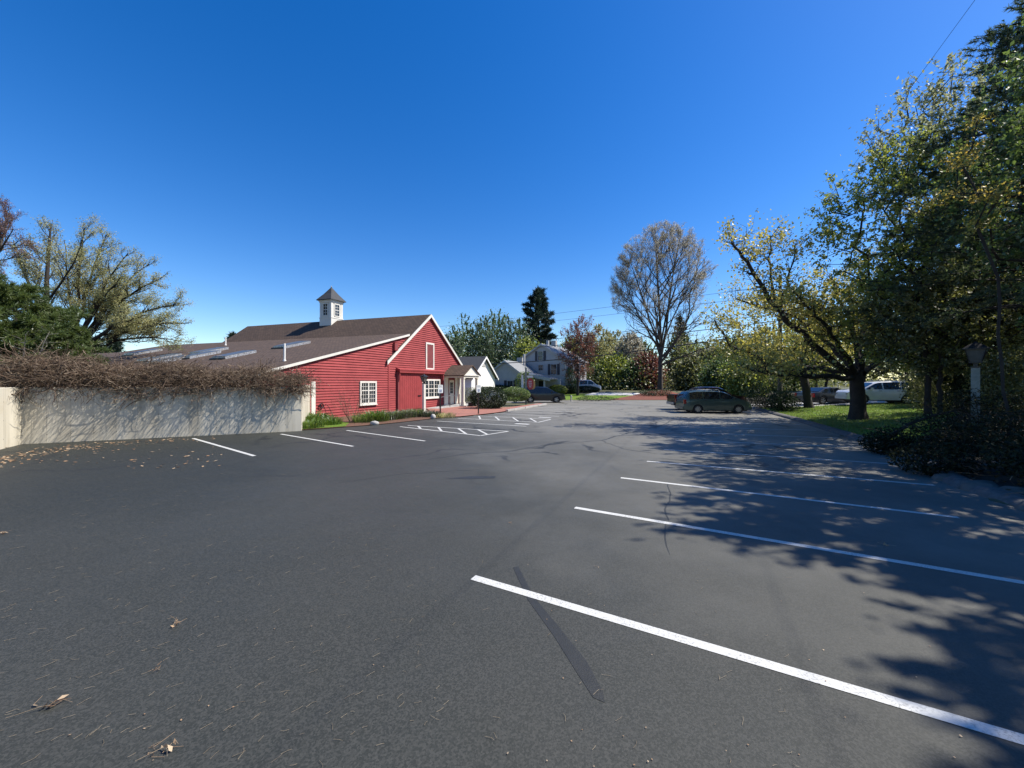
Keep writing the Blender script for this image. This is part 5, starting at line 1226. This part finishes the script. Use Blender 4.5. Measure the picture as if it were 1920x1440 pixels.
tree('deciduous_tree', 'leafy tree overhanging the near parking lines from beyond the right edge', (15.4, 6.5, gz(15.4, 6.5)), (0, 0, 4.2), (-.6, -.1, 7.8), (3.5, 2.7, 3.4), 260, 120, .18, BD, LF['green'], .16, 66, shell=.3, cl=.42, twigs=3, twig_len=.6, amp=.5)
tree('deciduous_tree', 'leafy tree outside the right edge shading the nearest stall', (15.3, 2.7, gz(15.3, 2.7)), (0, 0, 4.0), (-.9, 0, 7.4), (3.3, 2.5, 3.4), 240, 110, .18, BD, LF['green'], .16, 67, shell=.3, cl=.42, twigs=3, twig_len=.6, amp=.5)
tree('deciduous_tree', 'low spreading tree with small pale leaves right of the spreading maple', at(1735, 18.0), (.2, 0, 2.2), (-.6, 0, 4.9), (3.3, 2.4, 2.5), 200, 52, .13, BD, LF['lime'], .09, 68, shell=.35, cl=.4, twigs=3, twig_len=.55, amp=.5)
tree('deciduous_tree', 'low shady tree with drooping branches in front of the lantern post', at(1760, 16.2), (.1, 0, 1.9), (.3, -.2, 3.9), (3.0, 2.3, 2.2), 220, 90, .12, BD, LF['shade'], .08, 69, shell=.3, cl=.4, twigs=3, twig_len=.5, amp=.5)
tree('deciduous_tree', 'dense green broadleaf tree cut by the right picture edge above the lantern', (16.6, 10.0, gz(16.6, 10.0)), (0, 0, 4.2), (-.7, 0, 7.4), (3.5, 2.8, 4.0), 270, 100, .12, BD, LF['green'], .15, 70, shell=.3, cl=.42, twigs=3, twig_len=.6, amp=.5)
WOODS = [(1700, 40, 10, 4.6, 'shade'), (1765, 33, 10, 4.4, 'green'), (1840, 36, 11, 4.8, 'green'), (1905, 31, 11, 4.4, 'shade'), (1965, 27, 11, 4.2, 'green'), (1620, 45, 10, 5.0, 'shade'), (1550, 50, 9.5, 5.0, 'lime'), (1880, 17, 9, 3.4, 'dark')]
WL = ['woodland tree behind the white vehicle on the side road', 'thin woodland tree just right of the white vehicle', 'woodland tree deep in shade left of the right-hand trunks', 'bare lower trunk and green crown in the far right shade', 'woodland tree cut by the right picture edge',
      'woodland tree showing through the gap beside the spreading maple trunk', 'bright green woodland tree beyond the dark grey car', 'dark leaved tree with a straight trunk just right of the lantern post']
for i, (px, Y, h, r, lf) in enumerate(WOODS):
    tree('woodland_tree', WL[i], at(px, Y), (0, 0, h * .45), (0, 0, h * .62), (r, r * .8, h * .42), 200, 70, .24, BD, LF[lf], .16, 80 + i, group='trees in the right-hand wood', shell=.25, cl=.7, twigs=1, twig_len=.8, amp=.4)
UND = [(1752, 25.5, 1.4, 1.2, 'shade'), (1775, 21.5, 1.6, 1.5, 'shade'), (1800, 19, 1.7, 1.5, 'shade'), (1862, 16.5, 1.5, 1.4, 'dark'), (1905, 14, 1.3, 1.2, 'shade'), (1780, 27, 2.4, 2.4, 'shade'), (1850, 22, 2.3, 2.2, 'green'), (1920, 18, 2.2, 2.2, 'shade')]
UL = ['pale leaved shrub at the lawn corner nearest the white vehicle', 'pale leaved shrub spilling over the back of the dark mound', 'shrub with small bright leaves left of the lantern post', 'dark shrub right behind the lantern post', 'low shrub on the mound at the right edge', 'tall shrub thicket behind the mound, left of the lantern', 'green shrub between the shaded trunks right of the lantern', 'shrub at the far right edge between dark trunks']
for i, (px, Y, rx, rz, lf) in enumerate(UND):
    bush('shrub', UL[i], at(px, Y), (rx, rx * .8, rz), 5200, .10, LF[lf], BD, 100 + i, 'shrub', 'understorey shrubs on the right', shell=.3, amp=.45, leaf_n=2)
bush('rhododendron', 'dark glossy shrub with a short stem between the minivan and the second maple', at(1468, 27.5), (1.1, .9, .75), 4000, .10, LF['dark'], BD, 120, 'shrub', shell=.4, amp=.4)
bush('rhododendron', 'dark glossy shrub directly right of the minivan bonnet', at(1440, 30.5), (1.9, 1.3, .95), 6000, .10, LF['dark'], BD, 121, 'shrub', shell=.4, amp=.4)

# ---- trees beyond the lot, centre
bb_ = GT(1238, 735.5); Yb = bb_[1]; kx = Yb / FPX
rng = np.random.RandomState(131); bx = lambda px, py, dy=0.: np.array(W(px, py, Yb + dy)); T0 = [np.array(bb_) - np.array([0, 0, .2])] + [bx(1238 + .1 * i, 735 - 16 * i) for i in range(1, 6)]
LM = [(T0 + [bx(1239, 640), bx(1237, 590, .4), bx(1234, 540, .6), bx(1231, 490, .6), bx(1229, 445, .4)], .44), ([bx(1239, 668), bx(1249, 620, -.4), bx(1254, 570, -.8), bx(1261, 520, -1), bx(1270, 470, -1.1), bx(1277, 440, -1.2)], .22),
      ([bx(1240, 650), bx(1262, 595, .9), bx(1287, 545, 1.4), bx(1310, 500, 1.6), bx(1325, 480, 1.8)], .14), ([bx(1238, 655), bx(1218, 600, -.8), bx(1200, 545, -1.4), bx(1185, 500, -1.8), bx(1178, 470, -2)], .14), ([bx(1239, 640), bx(1215, 600, 1.2), bx(1185, 570, 2), bx(1160, 545, 2.6)], .10)]
rec_tree('bare_tree', 'tall nearly bare tree with a dark forked trunk rising above the mulch island', bb_, LM, (bx(1245, 572), (103 * kx, 95 * kx, 152 * kx)), BK, LF['bud'], 131, kids=(17, 8, 6, 5), ang=(.85, .62, .65, .7), ratio=(.42, .42, .5), trop=.09, leaf_n=2, leaf_size=.11, cl=.12, rtip=.011, start=.28, leaf_keep=.85)
p = GT(1083, 741.5); k_ = p[1] / FPX
tree('red_tree', 'small tree with copper red leaves in front of the white house corner', p, (0, 0, 70 * k_), (.1, 0, 85 * k_), (33 * k_, 30 * k_, 54 * k_), 230, 40, .18, BD, LF['copper'], .17, 132, shell=.25, cl=.38, twigs=4, twig_len=.8, amp=.35)
BACK = [(872, 88, 645, 596, 34, 'green'), (908, 84, 645, 594, 30, 'blue'), (930, 92, 640, 585, 30, 'green'), (968, 86, 648, 600, 30, 'blue'), (990, 74, 668, 640, 18, 'lime'), (845, 80, 660, 632, 24, 'blue'),
        (1075, 96, 660, 636, 22, 'lime'), (1118, 90, 660, 610, 30, 'olive'), (1150, 100, 660, 618, 28, 'olive'), (1178, 84, 680, 622, 26, 'bud'), (1205, 88, 690, 640, 26, 'green'), (1275, 84, 690, 632, 26, 'shade'), (1312, 78, 690, 640, 28, 'lime'),
        (1345, 72, 690, 645, 28, 'shade'), (1385, 66, 690, 632, 30, 'lime'), (1430, 70, 685, 605, 34, 'shade'), (1490, 64, 685, 600, 36, 'lime'), (1150, 72, 705, 672, 24, 'lime'), (1190, 70, 712, 684, 24, 'green'), (1215, 69, 705, 672, 18, 'copper'), (1295, 66, 708, 672, 24, 'shade'), (1350, 58, 712, 680, 22, 'green'), (1120, 74, 712, 690, 22, 'green'), (1400, 52, 715, 676, 24, 'lime')]
BL = ['round green tree rising beside the right slope of the barn roof', 'blue green tree between the barn roof and the dark pine', 'tallest round green tree left of the dark pine', 'blue green tree touching the left side of the dark pine', 'low lime green tree above the ridge of the white house', 'low dark tree right at the barn eave',
      'distant lime tree between the white house and the red leaved tree', 'olive green tree behind the red leaved tree', 'olive tree left of the tall bare tree', 'greyish thin tree touching the bare tree on its left', 'green tree under the left side of the bare crown', 'dusky tree under the right side of the bare crown', 'lime tree right of the bare trunk, in the wood edge',
      'dusky tree above the minivan roof', 'lime green tree above the minivan bonnet', 'dusky tall tree behind the utility pole', 'lime tree seen through the maple branches', 'lime green understorey tree behind the pale driveway', 'green understorey tree at the end of the pale driveway', 'small copper leaved tree just left of the bare trunk', 'pale blossoming understorey tree right of the bare trunk', 'low green tree directly above the pickup roof', 'low green tree beside the white van', 'low lime tree directly right of the minivan roof']
for i, (px, Y, yc, yt, rpx, lf) in enumerate(BACK):
    k_ = Y / FPX; g = at(px, Y); zc = EYE + (HOR - yc) * k_; rz = (yc - yt) * k_; rz = max(rz, 2.2)
    if yc < 665: zc -= rz * .35; rz *= 1.35
    tree('background_tree', BL[i], g, (0, 0, max(1.0, (zc - g[2]) * .75)), (0, 0, zc - g[2]), (rpx * k_, rpx * k_ * .8, rz), 260, 110, .27, BD if lf != 'bud' else BK, LF[lf], .15, 140 + i, group='trees beyond the lot', shell=.2, cl=.95, aspect=.8, twigs=1 if lf not in ('bud', 'olive') else 4, twig_len=1.1, amp=.4)
k_ = 92 / FPX; g = at(1010, 92)
pine('pine_tree', 'tall dark irregular pine standing behind the white house', g, EYE + (HOR - 540) * k_ - g[2], 40 * k_, 171, LF['pinefar'], BD, 15, 5, 46, .85, .075, .22, .4, .55, irr=.5, tpb=3)
for i, (px, Y, yt, r, lb) in enumerate([(1530, 62, 560, 3.0, 'dark pine top showing between the maple branches'), (1275, 95, 590, 3.6, 'dark pine behind the right side of the bare tree'), (213, 62, 628, 2.6, 'small dark conifer seen under the arching branches beyond the wing roof'), (180, 66, 632, 2.2, 'second small dark conifer left of the one beyond the wing roof'), (436, 70, 624, 1.6, 'dark conifer tip peeping over the left end of the barn roof')]):
    g = at(px, Y); h = EYE + (HOR - yt) * Y / FPX - g[2]; pine('conifer', lb, g, h, r, 175 + i, LF['pinefar'], BD, 12, 5, 34, .6, .06, .15, .2, .8, tpb=3, cat='conifer')
# distant wooded skyline that closes the gaps
rng = np.random.RandomState(190); C = []
for px in np.arange(700, 2300, 2.2):
    Y = rng.uniform(105, 135); yt = 668 + 14 * math.sin(px * .021) + 8 * math.sin(px * .06); y = rng.uniform(yt, 735, 26); C += [((px + rng.normal(0, 5) - CX) * Y / FPX, Y + rng.normal(0, 4), EYE + (HOR - q) * Y / FPX) for q in y]
C = np.array(C); V, Q = leaf_arrays(C, 1.0, rng, .6); tag(np_mesh('far_woods', V, Q, LF['shade'], rnd=rng.rand(len(C))), 'distant spring woodland closing the view beyond the houses', 'woodland', kind='stuff')
rng = np.random.RandomState(191); C = []
for px in np.arange(1105, 1560, 1.1):
    Y = rng.uniform(66, 76); y = rng.uniform(700 + 10 * math.sin(px * .05), 737, 16); C += [((px + rng.normal(0, 5) - CX) * Y / FPX, Y + rng.normal(0, 2), EYE + (HOR - q) * Y / FPX) for q in y]
C = np.array(C); V, Q = leaf_arrays(C, .32, rng, .6); tag(np_mesh('undergrowth', V, Q, LF['shade'], rnd=rng.rand(len(C))), 'leafy undergrowth along the foot of the wood', 'undergrowth', kind='stuff')

# ---- left: trees behind the retaining wall
rng = np.random.RandomState(201); Y = 30.; lp = lambda px, py, dy=0.: np.array(W(px, py, Y + dy)); LM = []
for (ex, ey, dy, lx, lz, r_) in [(352, 606, -1, 0, 1.6, .16), (338, 640, 1, .2, 1.7, .14), (335, 570, .5, -.4, 1.6, .17), (305, 520, -1.5, -.8, 1.3, .17), (280, 495, 1.5, -.9, .9, .16), (240, 475, -1, -.8, .5, .16), (200, 440, 1, -.6, .2, .16), (160, 425, -1.5, -.3, 0, .15), (255, 560, 2.5, -.4, 1.2, .13), (300, 615, 2.5, 0, 1.4, .13), (225, 520, -2.5, -.6, .7, .13), (285, 590, -2.8, -.2, 1.3, .12), (120, 450, 1.5, .2, 0, .13)]:
    LM.append((bez(lp(138, 672, 0), lp(ex, ey, dy), (lx, 0, lz), 11, rng), r_))
rec_tree('spreading_tree', 'wide arching tree with olive buds leaning over the wing roof on the left', tuple(lp(138, 672)), LM, (lp(190, 620), (7.6, 4.6, 9.0)), BD, LF['olive'], 202, kids=(14, 7, 5, 3), ang=(.55, .55, .65, .7), ratio=(.5, .5, .5), trop=.05, leaf_n=3, leaf_size=.082, cl=.13, rtip=.007, start=.28, first_len=2.5)
Y = 27.; LM = [([lp(84, 700), lp(85, 640), lp(86, 580), lp(88, 520), lp(92, 465), lp(95, 425)], .24), ([lp(85, 600), lp(62, 550, .6), lp(40, 500, 1.), lp(25, 450, 1.2)], .14), ([lp(86, 570), lp(115, 530, -.6), (lp(140, 490, -1.)), lp(155, 450, -1.2)], .075), ([lp(85, 610), lp(50, 580, -1), lp(10, 550, -1.6), lp(-20, 520, -2)], .12)]
rec_tree('budding_tree', 'upright olive budding tree with a visible dark trunk above the left pine', tuple(lp(84, 690)), LM, (lp(72, 545), (4.3, 3.6, 5.2)), BD, LF['olive'], 203, kids=(13, 7, 5, 3), ang=(.75, .6, .65, .7), ratio=(.45, .5, .5), trop=.08, leaf_n=3, leaf_size=.085, cl=.13, rtip=.007, start=.32, first_len=2.6)
Y = 24.; LM = [([lp(-45, 700), lp(-42, 600), lp(-38, 520), lp(-32, 440), lp(-25, 370)], .22), ([lp(-40, 560), lp(-5, 480, .5), lp(10, 430, .8), lp(18, 395, 1)], .10), ([lp(-38, 520), lp(0, 470, -.8), lp(25, 430, -1.2)], .09)]
rec_tree('reddish_tree', 'tree with thin reddish budding twigs at the upper left edge', tuple(lp(-45, 690)), LM, (lp(-25, 455), (3.7, 3.2, 4.4)), BK, LF['red'], 204, kids=(12, 7, 6, 4), ang=(.75, .6, .65, .7), ratio=(.45, .5, .5), trop=.10, leaf_n=3, leaf_size=.055, cl=.06, rtip=.007, start=.3, first_len=2.4)
for i, (px, Y, yt, r, lb) in enumerate([(30, 19.5, 540, 3.1, 'bushy bright green pine at the left edge above the vine tangle'), (98, 21.5, 580, 1.9, 'shorter soft green pine just right of the bushy one above the wall'), (-75, 17.5, 510, 3.0, 'dark pine cut by the left picture edge above the return wall')]):
    x = (px - CX) * Y / FPX; h = EYE + (HOR - yt) * Y / FPX - 1.5; pine('pine_tree', lb, (x, Y, 1.5), h, r, 210 + i, LF['softpine'], BD, 12, 6, 60, .22, .013, .05, .13, .5, irr=.3, tpb=9)
# two thin leaning saplings in front of the left pine
for i, (px, dx, lb) in enumerate([(30, .5, 'thin pale leaning sapling stem in front of the left pine'), (55, .8, 'second thin leaning sapling stem rising out of the vines')]):
    Y = 16.5; b = np.array([(px - CX) * Y / FPX, Y, 2.0]); tree('sapling', lb, b, (dx, 0, 2.2), (dx * .9, 0, 1.9), (.5, .4, .7), 12, 8, .07, BG, LF['shade'], .028, 220 + i, cat='sapling', cl=.14, tip_r=.006, shell=.3)

# ---- bushes by the portico and the houses
q = G(918, 766.5); bush('rhododendron', 'rounded dark green bush with pale highlights right behind the second parking sign', (q[0], q[1], .03), (1.55, 1.2, .92), 8000, .11, LF['dark'], BD, 231, 'bush', shell=.7, amp=.15)
q = G(966, 759.5); r_ = bush('clipped_yew', 'clipped dome shaped bush with lit top just left of the sign post', (q[0], q[1], .35), (1.45, 1.2, .72), 11000, .085, LF['green'], BD, 232, 'bush', shell=.88, amp=.05)
q = G(886, 757); bush('shrub', 'low bush seen between the portico columns', (q[0], q[1] + 2, 0), (1.6, 1.2, .9), 2200, .10, LF['shade'], BD, 233, 'shrub', shell=.5)
for i, (px, Y, rx, rz, lf, lb) in enumerate([(925, 54, 2.3, .8, 'dark', 'long dark foundation hedge under the single storey house'), (948, 53.6, 2.0, .75, 'dark', 'right half of the dark foundation hedge near the house window'), (985, 52, 1.3, 1.7, 'green', 'upright green shrub behind the sign boards'), (1046, 56, 1.4, .75, 'lime', 'light green low shrub at the corner of the tall house'), (1066, 57, 1.8, .65, 'dark', 'dark low shrub at the right corner of the tall house'), (1070, 58.5, 1.3, 2.0, 'green', 'green shrub against the sunlit side of the tall house'), (888, 47.5, 1.6, 1.0, 'dark', 'dark bush below the sunlit gable'), (1100, 60, 2.2, .55, 'dark', 'dark low shrub in front of the white van')]):
    x = (px - CX) * Y / FPX; bush('shrub', lb, (x, Y, gz(x, Y)), (rx, 1.0, rz), 3600, .17, LF[lf], BD, 240 + i, 'shrub', 'shrubs around the white houses', shell=.6, amp=.2)
q = GT(1228, 742.5); bush('shrub', 'low dark shrubs on the red mulch at the foot of the bare tree', q, (2.2, 1.2, .5), 1500, .14, LF['dark'], BD, 250, 'shrub', shell=.5)
q = G(1120, 752); bush('shrub', 'low dark planting at the street edge right of the black vehicle', (q[0] - .3, q[1], 0), (2.6, .9, .30), 1500, .10, LF['dark'], BD, 251, 'shrub', shell=.5)
# mulch mound round the bare tree
q = GT(1240, 741); m = MB(); vs = [(q[0], q[1] + .4, q[2] + .75)]; fs = []
for j, (rr, zz) in enumerate(((.35, .68), (.7, .35), (1.0, -.05))):
    for k in range(20): a = 2 * math.pi * k / 20; vs.append((q[0] + 3.0 * rr * math.cos(a), q[1] + .4 + 1.9 * rr * math.sin(a), q[2] + zz + random.uniform(-.04, .04)))
for k in range(20): fs.append((0, 1 + k, 1 + (k + 1) % 20))
for j in range(2):
    for k in range(20): fs.append((1 + j * 20 + k, 21 + j * 20 + k, 21 + j * 20 + (k + 1) % 20, 1 + j * 20 + (k + 1) % 20))
m.add(vs, fs); tag(m.build('mulch_mound', M['redmulch'], smooth_deg=60), kind='structure')

# ---- planting bed in front of the barn
def blades(name, label, base, n, h, spread, mat, seed, w=.014, cat='plant', group=None, flower=None):
    rng = np.random.RandomState(seed); a = rng.uniform(0, 6.28, n); r = spread * np.sqrt(rng.rand(n)); c = np.stack([base[0] + r * np.cos(a), base[1] + r * np.sin(a), np.full(n, base[2])], 1)
    d = np.stack([np.cos(a), np.sin(a), np.zeros(n)], 1) * rng.uniform(.15, .9, (n, 1)) + rng.normal(0, .25, (n, 3)); d[:, 2] = 0; L = h * rng.uniform(.55, 1.2, (n, 1)); s = np.stack([-np.sin(a), np.cos(a), np.zeros(n)], 1) * w
    P1 = c + d * L * .35 + np.array([0, 0, 1]) * L * .7; P2 = c + d * L * .9 + np.array([0, 0, 1]) * L * rng.uniform(.55, 1.0, (n, 1))
    V = np.stack([c - s, c + s, P1 + s, P1 - s, P2 + s * .2, P2 - s * .2], 1).reshape(-1, 3); i = np.arange(n)[:, None] * 6; Q = np.concatenate([i + np.array([[0, 1, 2, 3]]), i + np.array([[3, 2, 4, 5]])])
    rr = rng.rand(n); return tag(np_mesh(name, V, Q, mat, rnd=np.concatenate([rr, rr])), label, cat, group)
PL = [(576, 797, .55, 'herb', 'bright green strappy clump right against the concrete wall end'), (592, 793, .60, 'herb', 'tall bright green clump beside the white corner board'), (607, 795, .5, 'herb', 'bright green clump in the lawn patch near the hose'), (584, 803, .42, 'herb', 'low bright green clump at the front of the lawn patch'), (620, 797, .40, 'herb', 'small green clump left of the bare twiggy shrub'),
      (683, 792, .50, 'green', 'green clump just right of the bare twiggy shrub'), (697, 791, .55, 'herb', 'light green clump under the wing window'), (710, 790, .6, 'herb', 'taller green clump at the joint of wing and gable'), (724, 788, .5, 'silver', 'grey green clump left of the sliding door'), (738, 786.5, .5, 'green', 'green clump at the left edge of the sliding door'), (750, 785, .5, 'silver', 'silvery clump before the sliding door'), (761, 783, .5, 'green', 'dark green clump before the middle of the sliding door'), (771, 782.5, .45, 'silver', 'silvery clump left of the lantern post'), (782, 781, .5, 'green', 'green clump touching the lantern post'), (806, 781.5, .4, 'silver', 'silvery clump right of the lantern post'), (815, 782, .35, 'dark', 'small dark clump left of the first parking sign'), (836, 783, .3, 'olive', 'small brownish clump right of the first parking sign')]
for i, (px, py, h, lf, lb) in enumerate(PL):
    q = G(px, py); blades('border_plant', lb, (q[0], q[1], .03), 230, h, .55 if px < 630 else .62, LF[lf], 300 + i, .016 if lf == 'herb' else .011, group='plants in the bed before the barn')
rng = np.random.RandomState(330); q = np.array(G(662, 793)); q[2] = .02; A = []; B_ = []; R_ = []
for i in range(26):
    a = rng.uniform(0, 6.28); d = np.array([math.cos(a) * .45, math.sin(a) * .45, 1.0]); p = q + np.array([math.cos(a), math.sin(a), 0]) * .15; L = rng.uniform(1.0, 2.0)
    for j in range(6):
        d = d / np.linalg.norm(d); e = p + d * L / 6; A.append(p); B_.append(e); R_.append(.011 - .0013 * j); p = e; d = d + rng.normal(0, .14, 3)
        if j > 1: e2 = p + (d + rng.normal(0, .6, 3)) * L * .18; A.append(p); B_.append(e2); R_.append(.005)
V, Q = stick_arrays(np.array(A), np.array(B_), np.array(R_), np.array(R_) * .7); tag(np_mesh('bare_shrub', V, Q, M['vine'], rnd=np.tile(rng.rand(len(A)), 3)), 'leafless twiggy shrub against the red wing wall left of its window', 'shrub')
def rock(label, c, r, seed, mat='rock', name='boulder', group=None):
    rng = np.random.RandomState(seed); bm_v = []; m = MB(); n1, n2 = 7, 10; vs = []; fs = []; sc = np.array(r); L = unit(rng.normal(size=(6, 3)))
    for i in range(n1 + 1):
        for k in range(n2):
            th = math.pi * i / n1; ph = 2 * math.pi * k / n2; d = np.array([math.sin(th) * math.cos(ph), math.sin(th) * math.sin(ph), math.cos(th)])
            f = 1 - .28 * max(0, (L @ d).max() - .72) * 2 + .08 * math.sin(5 * d[0] + seed) * math.sin(4 * d[1] + 2 * seed); p = np.array(c) + d * sc * f; vs.append(tuple(p))
    for i in range(n1):
        for k in range(n2): fs.append((i * n2 + k, (i + 1) * n2 + k, (i + 1) * n2 + (k + 1) % n2, i * n2 + (k + 1) % n2))
    m.add(vs, fs); return tag(m.build(name, M[mat], smooth_deg=50), label, 'boulder' if name == 'boulder' else 'stone', group)
q = G(702, 797); rock('pale white stone lying at the front edge of the mulch bed', (q[0], q[1], .09), (.24, .18, .14), 5, 'granite', 'stone'); q = G(812, 785.5); rock('pale stone at the bed corner beside the first parking sign', (q[0], q[1], .12), (.16, .14, .17), 6, 'granite', 'stone')
RK = [(1745, 905, .55, 'low boulder at the asphalt edge where the second shaded line ends'), (1800, 925, .7, 'broad boulder at the foot of the dark mound'), (1862, 930, .6, 'boulder right of the broad one at the foot of the mound'), (1905, 965, .6, 'boulder at the right picture edge by the shaded stall'), (1700, 872, .5, 'boulder nearest the kerb end at the left of the mound'), (1840, 880, .5, 'boulder higher on the dark mound'), (1770, 872, .45, 'half buried boulder on the left slope of the mound')]
for i, (px, py, r, lb) in enumerate(RK):
    q = GT(px, py); rock(lb, (q[0] + .45, q[1], q[2] + .02), (r * .62, r * .5, r * .36), 20 + i, 'rock', 'boulder', 'boulders along the dark mound')
BRUSH = [(9.9, 9.0, .75, .42, 'low dark bush at the kerb where the lit stalls meet the mound'), (10.3, 7.4, .9, .5, 'low dark bush on the mound beside the second shaded line'), (10.0, 5.8, .85, .5, 'low dark bush at the right picture edge above the shaded stall'), (11.8, 8.8, 1.0, .6, 'dark bush higher up the mound in front of the lantern post'), (12.2, 10.6, .9, .5, 'dark bush at the foot of the lantern post'), (11.4, 11.6, .7, .38, 'small dark bush at the lawn end of the mound'),
         (13.6, 9.0, 1.1, .7, 'dark bush right of the lantern post at the picture edge'), (12.4, 6.6, 1.1, .7, 'broad dark bush on the mound crest cut by the right edge'), (10.6, 3.4, 1.0, .6, 'unseen dark bush added outside the right edge to block low sky light'), (14.6, 12.0, 1.2, .8, 'dark bush on the mound between the shaded trunks')]  # bush beyond the right edge is added, unseen, to cut sky light
for i, (bx_, by_, rx, rz, lb) in enumerate(BRUSH):
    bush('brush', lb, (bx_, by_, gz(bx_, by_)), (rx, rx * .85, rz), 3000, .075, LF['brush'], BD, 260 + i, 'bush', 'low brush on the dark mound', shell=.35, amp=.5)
# leaf litter and dead twigs on the mound, grass on the lawn
rng = np.random.RandomState(350); P = []
while len(P) < 9000:
    x = rng.uniform(8.6, 22); y = rng.uniform(-1, 22)
    if x > curb_x(y) + .25 and region(x, y) == 'w': P.append((x, y, gz(x, y)))
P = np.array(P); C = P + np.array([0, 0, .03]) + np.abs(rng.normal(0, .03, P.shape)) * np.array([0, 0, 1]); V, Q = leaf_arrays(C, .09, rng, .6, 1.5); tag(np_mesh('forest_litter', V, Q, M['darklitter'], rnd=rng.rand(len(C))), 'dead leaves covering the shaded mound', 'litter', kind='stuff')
A = []; B_ = []
for i in range(900):
    x, y, z = P[rng.randint(len(P))]; a = rng.uniform(0, 6.28); L = rng.uniform(.2, 1.0); p = np.array([x, y, z + rng.uniform(0, .25)]); d = np.array([math.cos(a), math.sin(a), rng.uniform(-.1, .5)])
    for j in range(3): e = p + d * L / 3; A.append(p); B_.append(e); p = e; d = d + rng.normal(0, .3, 3)
V, Q = stick_arrays(np.array(A), np.array(B_), .008, .006); tag(np_mesh('brushwood', V, Q, M['vine'], rnd=np.tile(rng.rand(len(A)), 3)), 'loose dead twigs lying over the mound', 'brushwood', kind='stuff')
m = MB(); l0 = [W(1648, 838, 13.2), W(1672, 815, 13.0), W(1705, 795, 12.8), W(1750, 779, 12.6), W(1790, 770, 12.4)]; m.tube(l0, [.05, .055, .05, .04, .025], 6)
for j in range(1, 5):
    for k in range(5): p = np.array(l0[j]); e = p + np.array([rng.normal(0, .5), rng.normal(0, .3), rng.uniform(-.5, .5)]); m.tube([p, (p + e) / 2 + rng.normal(0, .05, 3), e], [.02, .014, .006], 4, cap=False)
tag(m.build('fallen_branch', M['bark_dark']), 'curved fallen branch arching along the left edge of the dark mound', 'branch')
P = []; rng = np.random.RandomState(360)
while len(P) < 42000:
    x = rng.uniform(12.8, 34); y = rng.uniform(11, 31.2)
    if x > curb_x(y) + .3 and region(x, y) == 'l': P.append((x, y, gz(x, y)))
P = np.array(P); n = len(P); a = rng.uniform(0, 6.28, n); h = rng.uniform(.03, .10, (n, 1)); s = np.stack([np.cos(a), np.sin(a), np.zeros(n)], 1) * .011; tp_ = P + np.concatenate([rng.normal(0, .03, (n, 2)), h], 1)
V = np.stack([P - s, P + s, tp_ + s * .2, tp_ - s * .2], 1).reshape(-1, 3); tag(np_mesh('grass', V, np.arange(n * 4).reshape(n, 4), leafmat('grass_blades', [(.16, .17, .05), (.14, .24, .03), (.19, .30, .04), (.11, .20, .02)], .5), rnd=rng.rand(n)), 'short spring grass under the maples', 'grass', kind='stuff')

# ================================================================== light, sky, camera
AZ, EL = 3.0, 50.0          # sun: from the right, slightly beyond, 50 degrees up
S = Vector((math.cos(R(EL)) * math.cos(R(AZ)), math.cos(R(EL)) * math.sin(R(AZ)), math.sin(R(EL))))
sd_ = bpy.data.lights.new('sun', 'SUN'); sd_.energy = 5.0; sd_.angle = R(.5); sd_.color = (1, .945, .85); so = bpy.data.objects.new('sun', sd_); COL.objects.link(so); so.rotation_euler = (-S).to_track_quat('-Z', 'Y').to_euler(); so.location = (30, 0, 40)
wd_ = bpy.data.worlds.new('World'); scene.world = wd_; wd_.use_nodes = True; nt = wd_.node_tree; bg = nt.nodes['Background']
sk = nt.nodes.new('ShaderNodeTexSky'); sk.sky_type = 'NISHITA'; sk.sun_disc = False; sk.sun_elevation = R(EL); sk.sun_rotation = R(90 - AZ); sk.altitude = 100; sk.air_density = 1.0; sk.dust_density = .3; sk.ozone_density = 2.4
hs = nt.nodes.new('ShaderNodeHueSaturation'); hs.inputs['Saturation'].default_value = 1.42; hs.inputs['Value'].default_value = 1.0; hs.inputs['Hue'].default_value = .511
nt.links.new(sk.outputs[0], hs.inputs['Color']); nt.links.new(hs.outputs[0], bg.inputs[0]); bg.inputs[1].default_value = .115
cd = bpy.data.cameras.new('camera'); cam = bpy.data.objects.new('camera', cd); COL.objects.link(cam); scene.camera = cam
cam.location = (0, 0, EYE); cam.rotation_euler = (R(90), 0, 0); cd.sensor_width = 36; cd.lens = 36 * FPX / 1920; cd.shift_y = (HOR - 720) / 1920; cd.clip_start = .1; cd.clip_end = 3000
scene.view_settings.view_transform = 'Standard'; scene.view_settings.look = 'None'; scene.view_settings.exposure = .70; scene.view_settings.gamma = 1
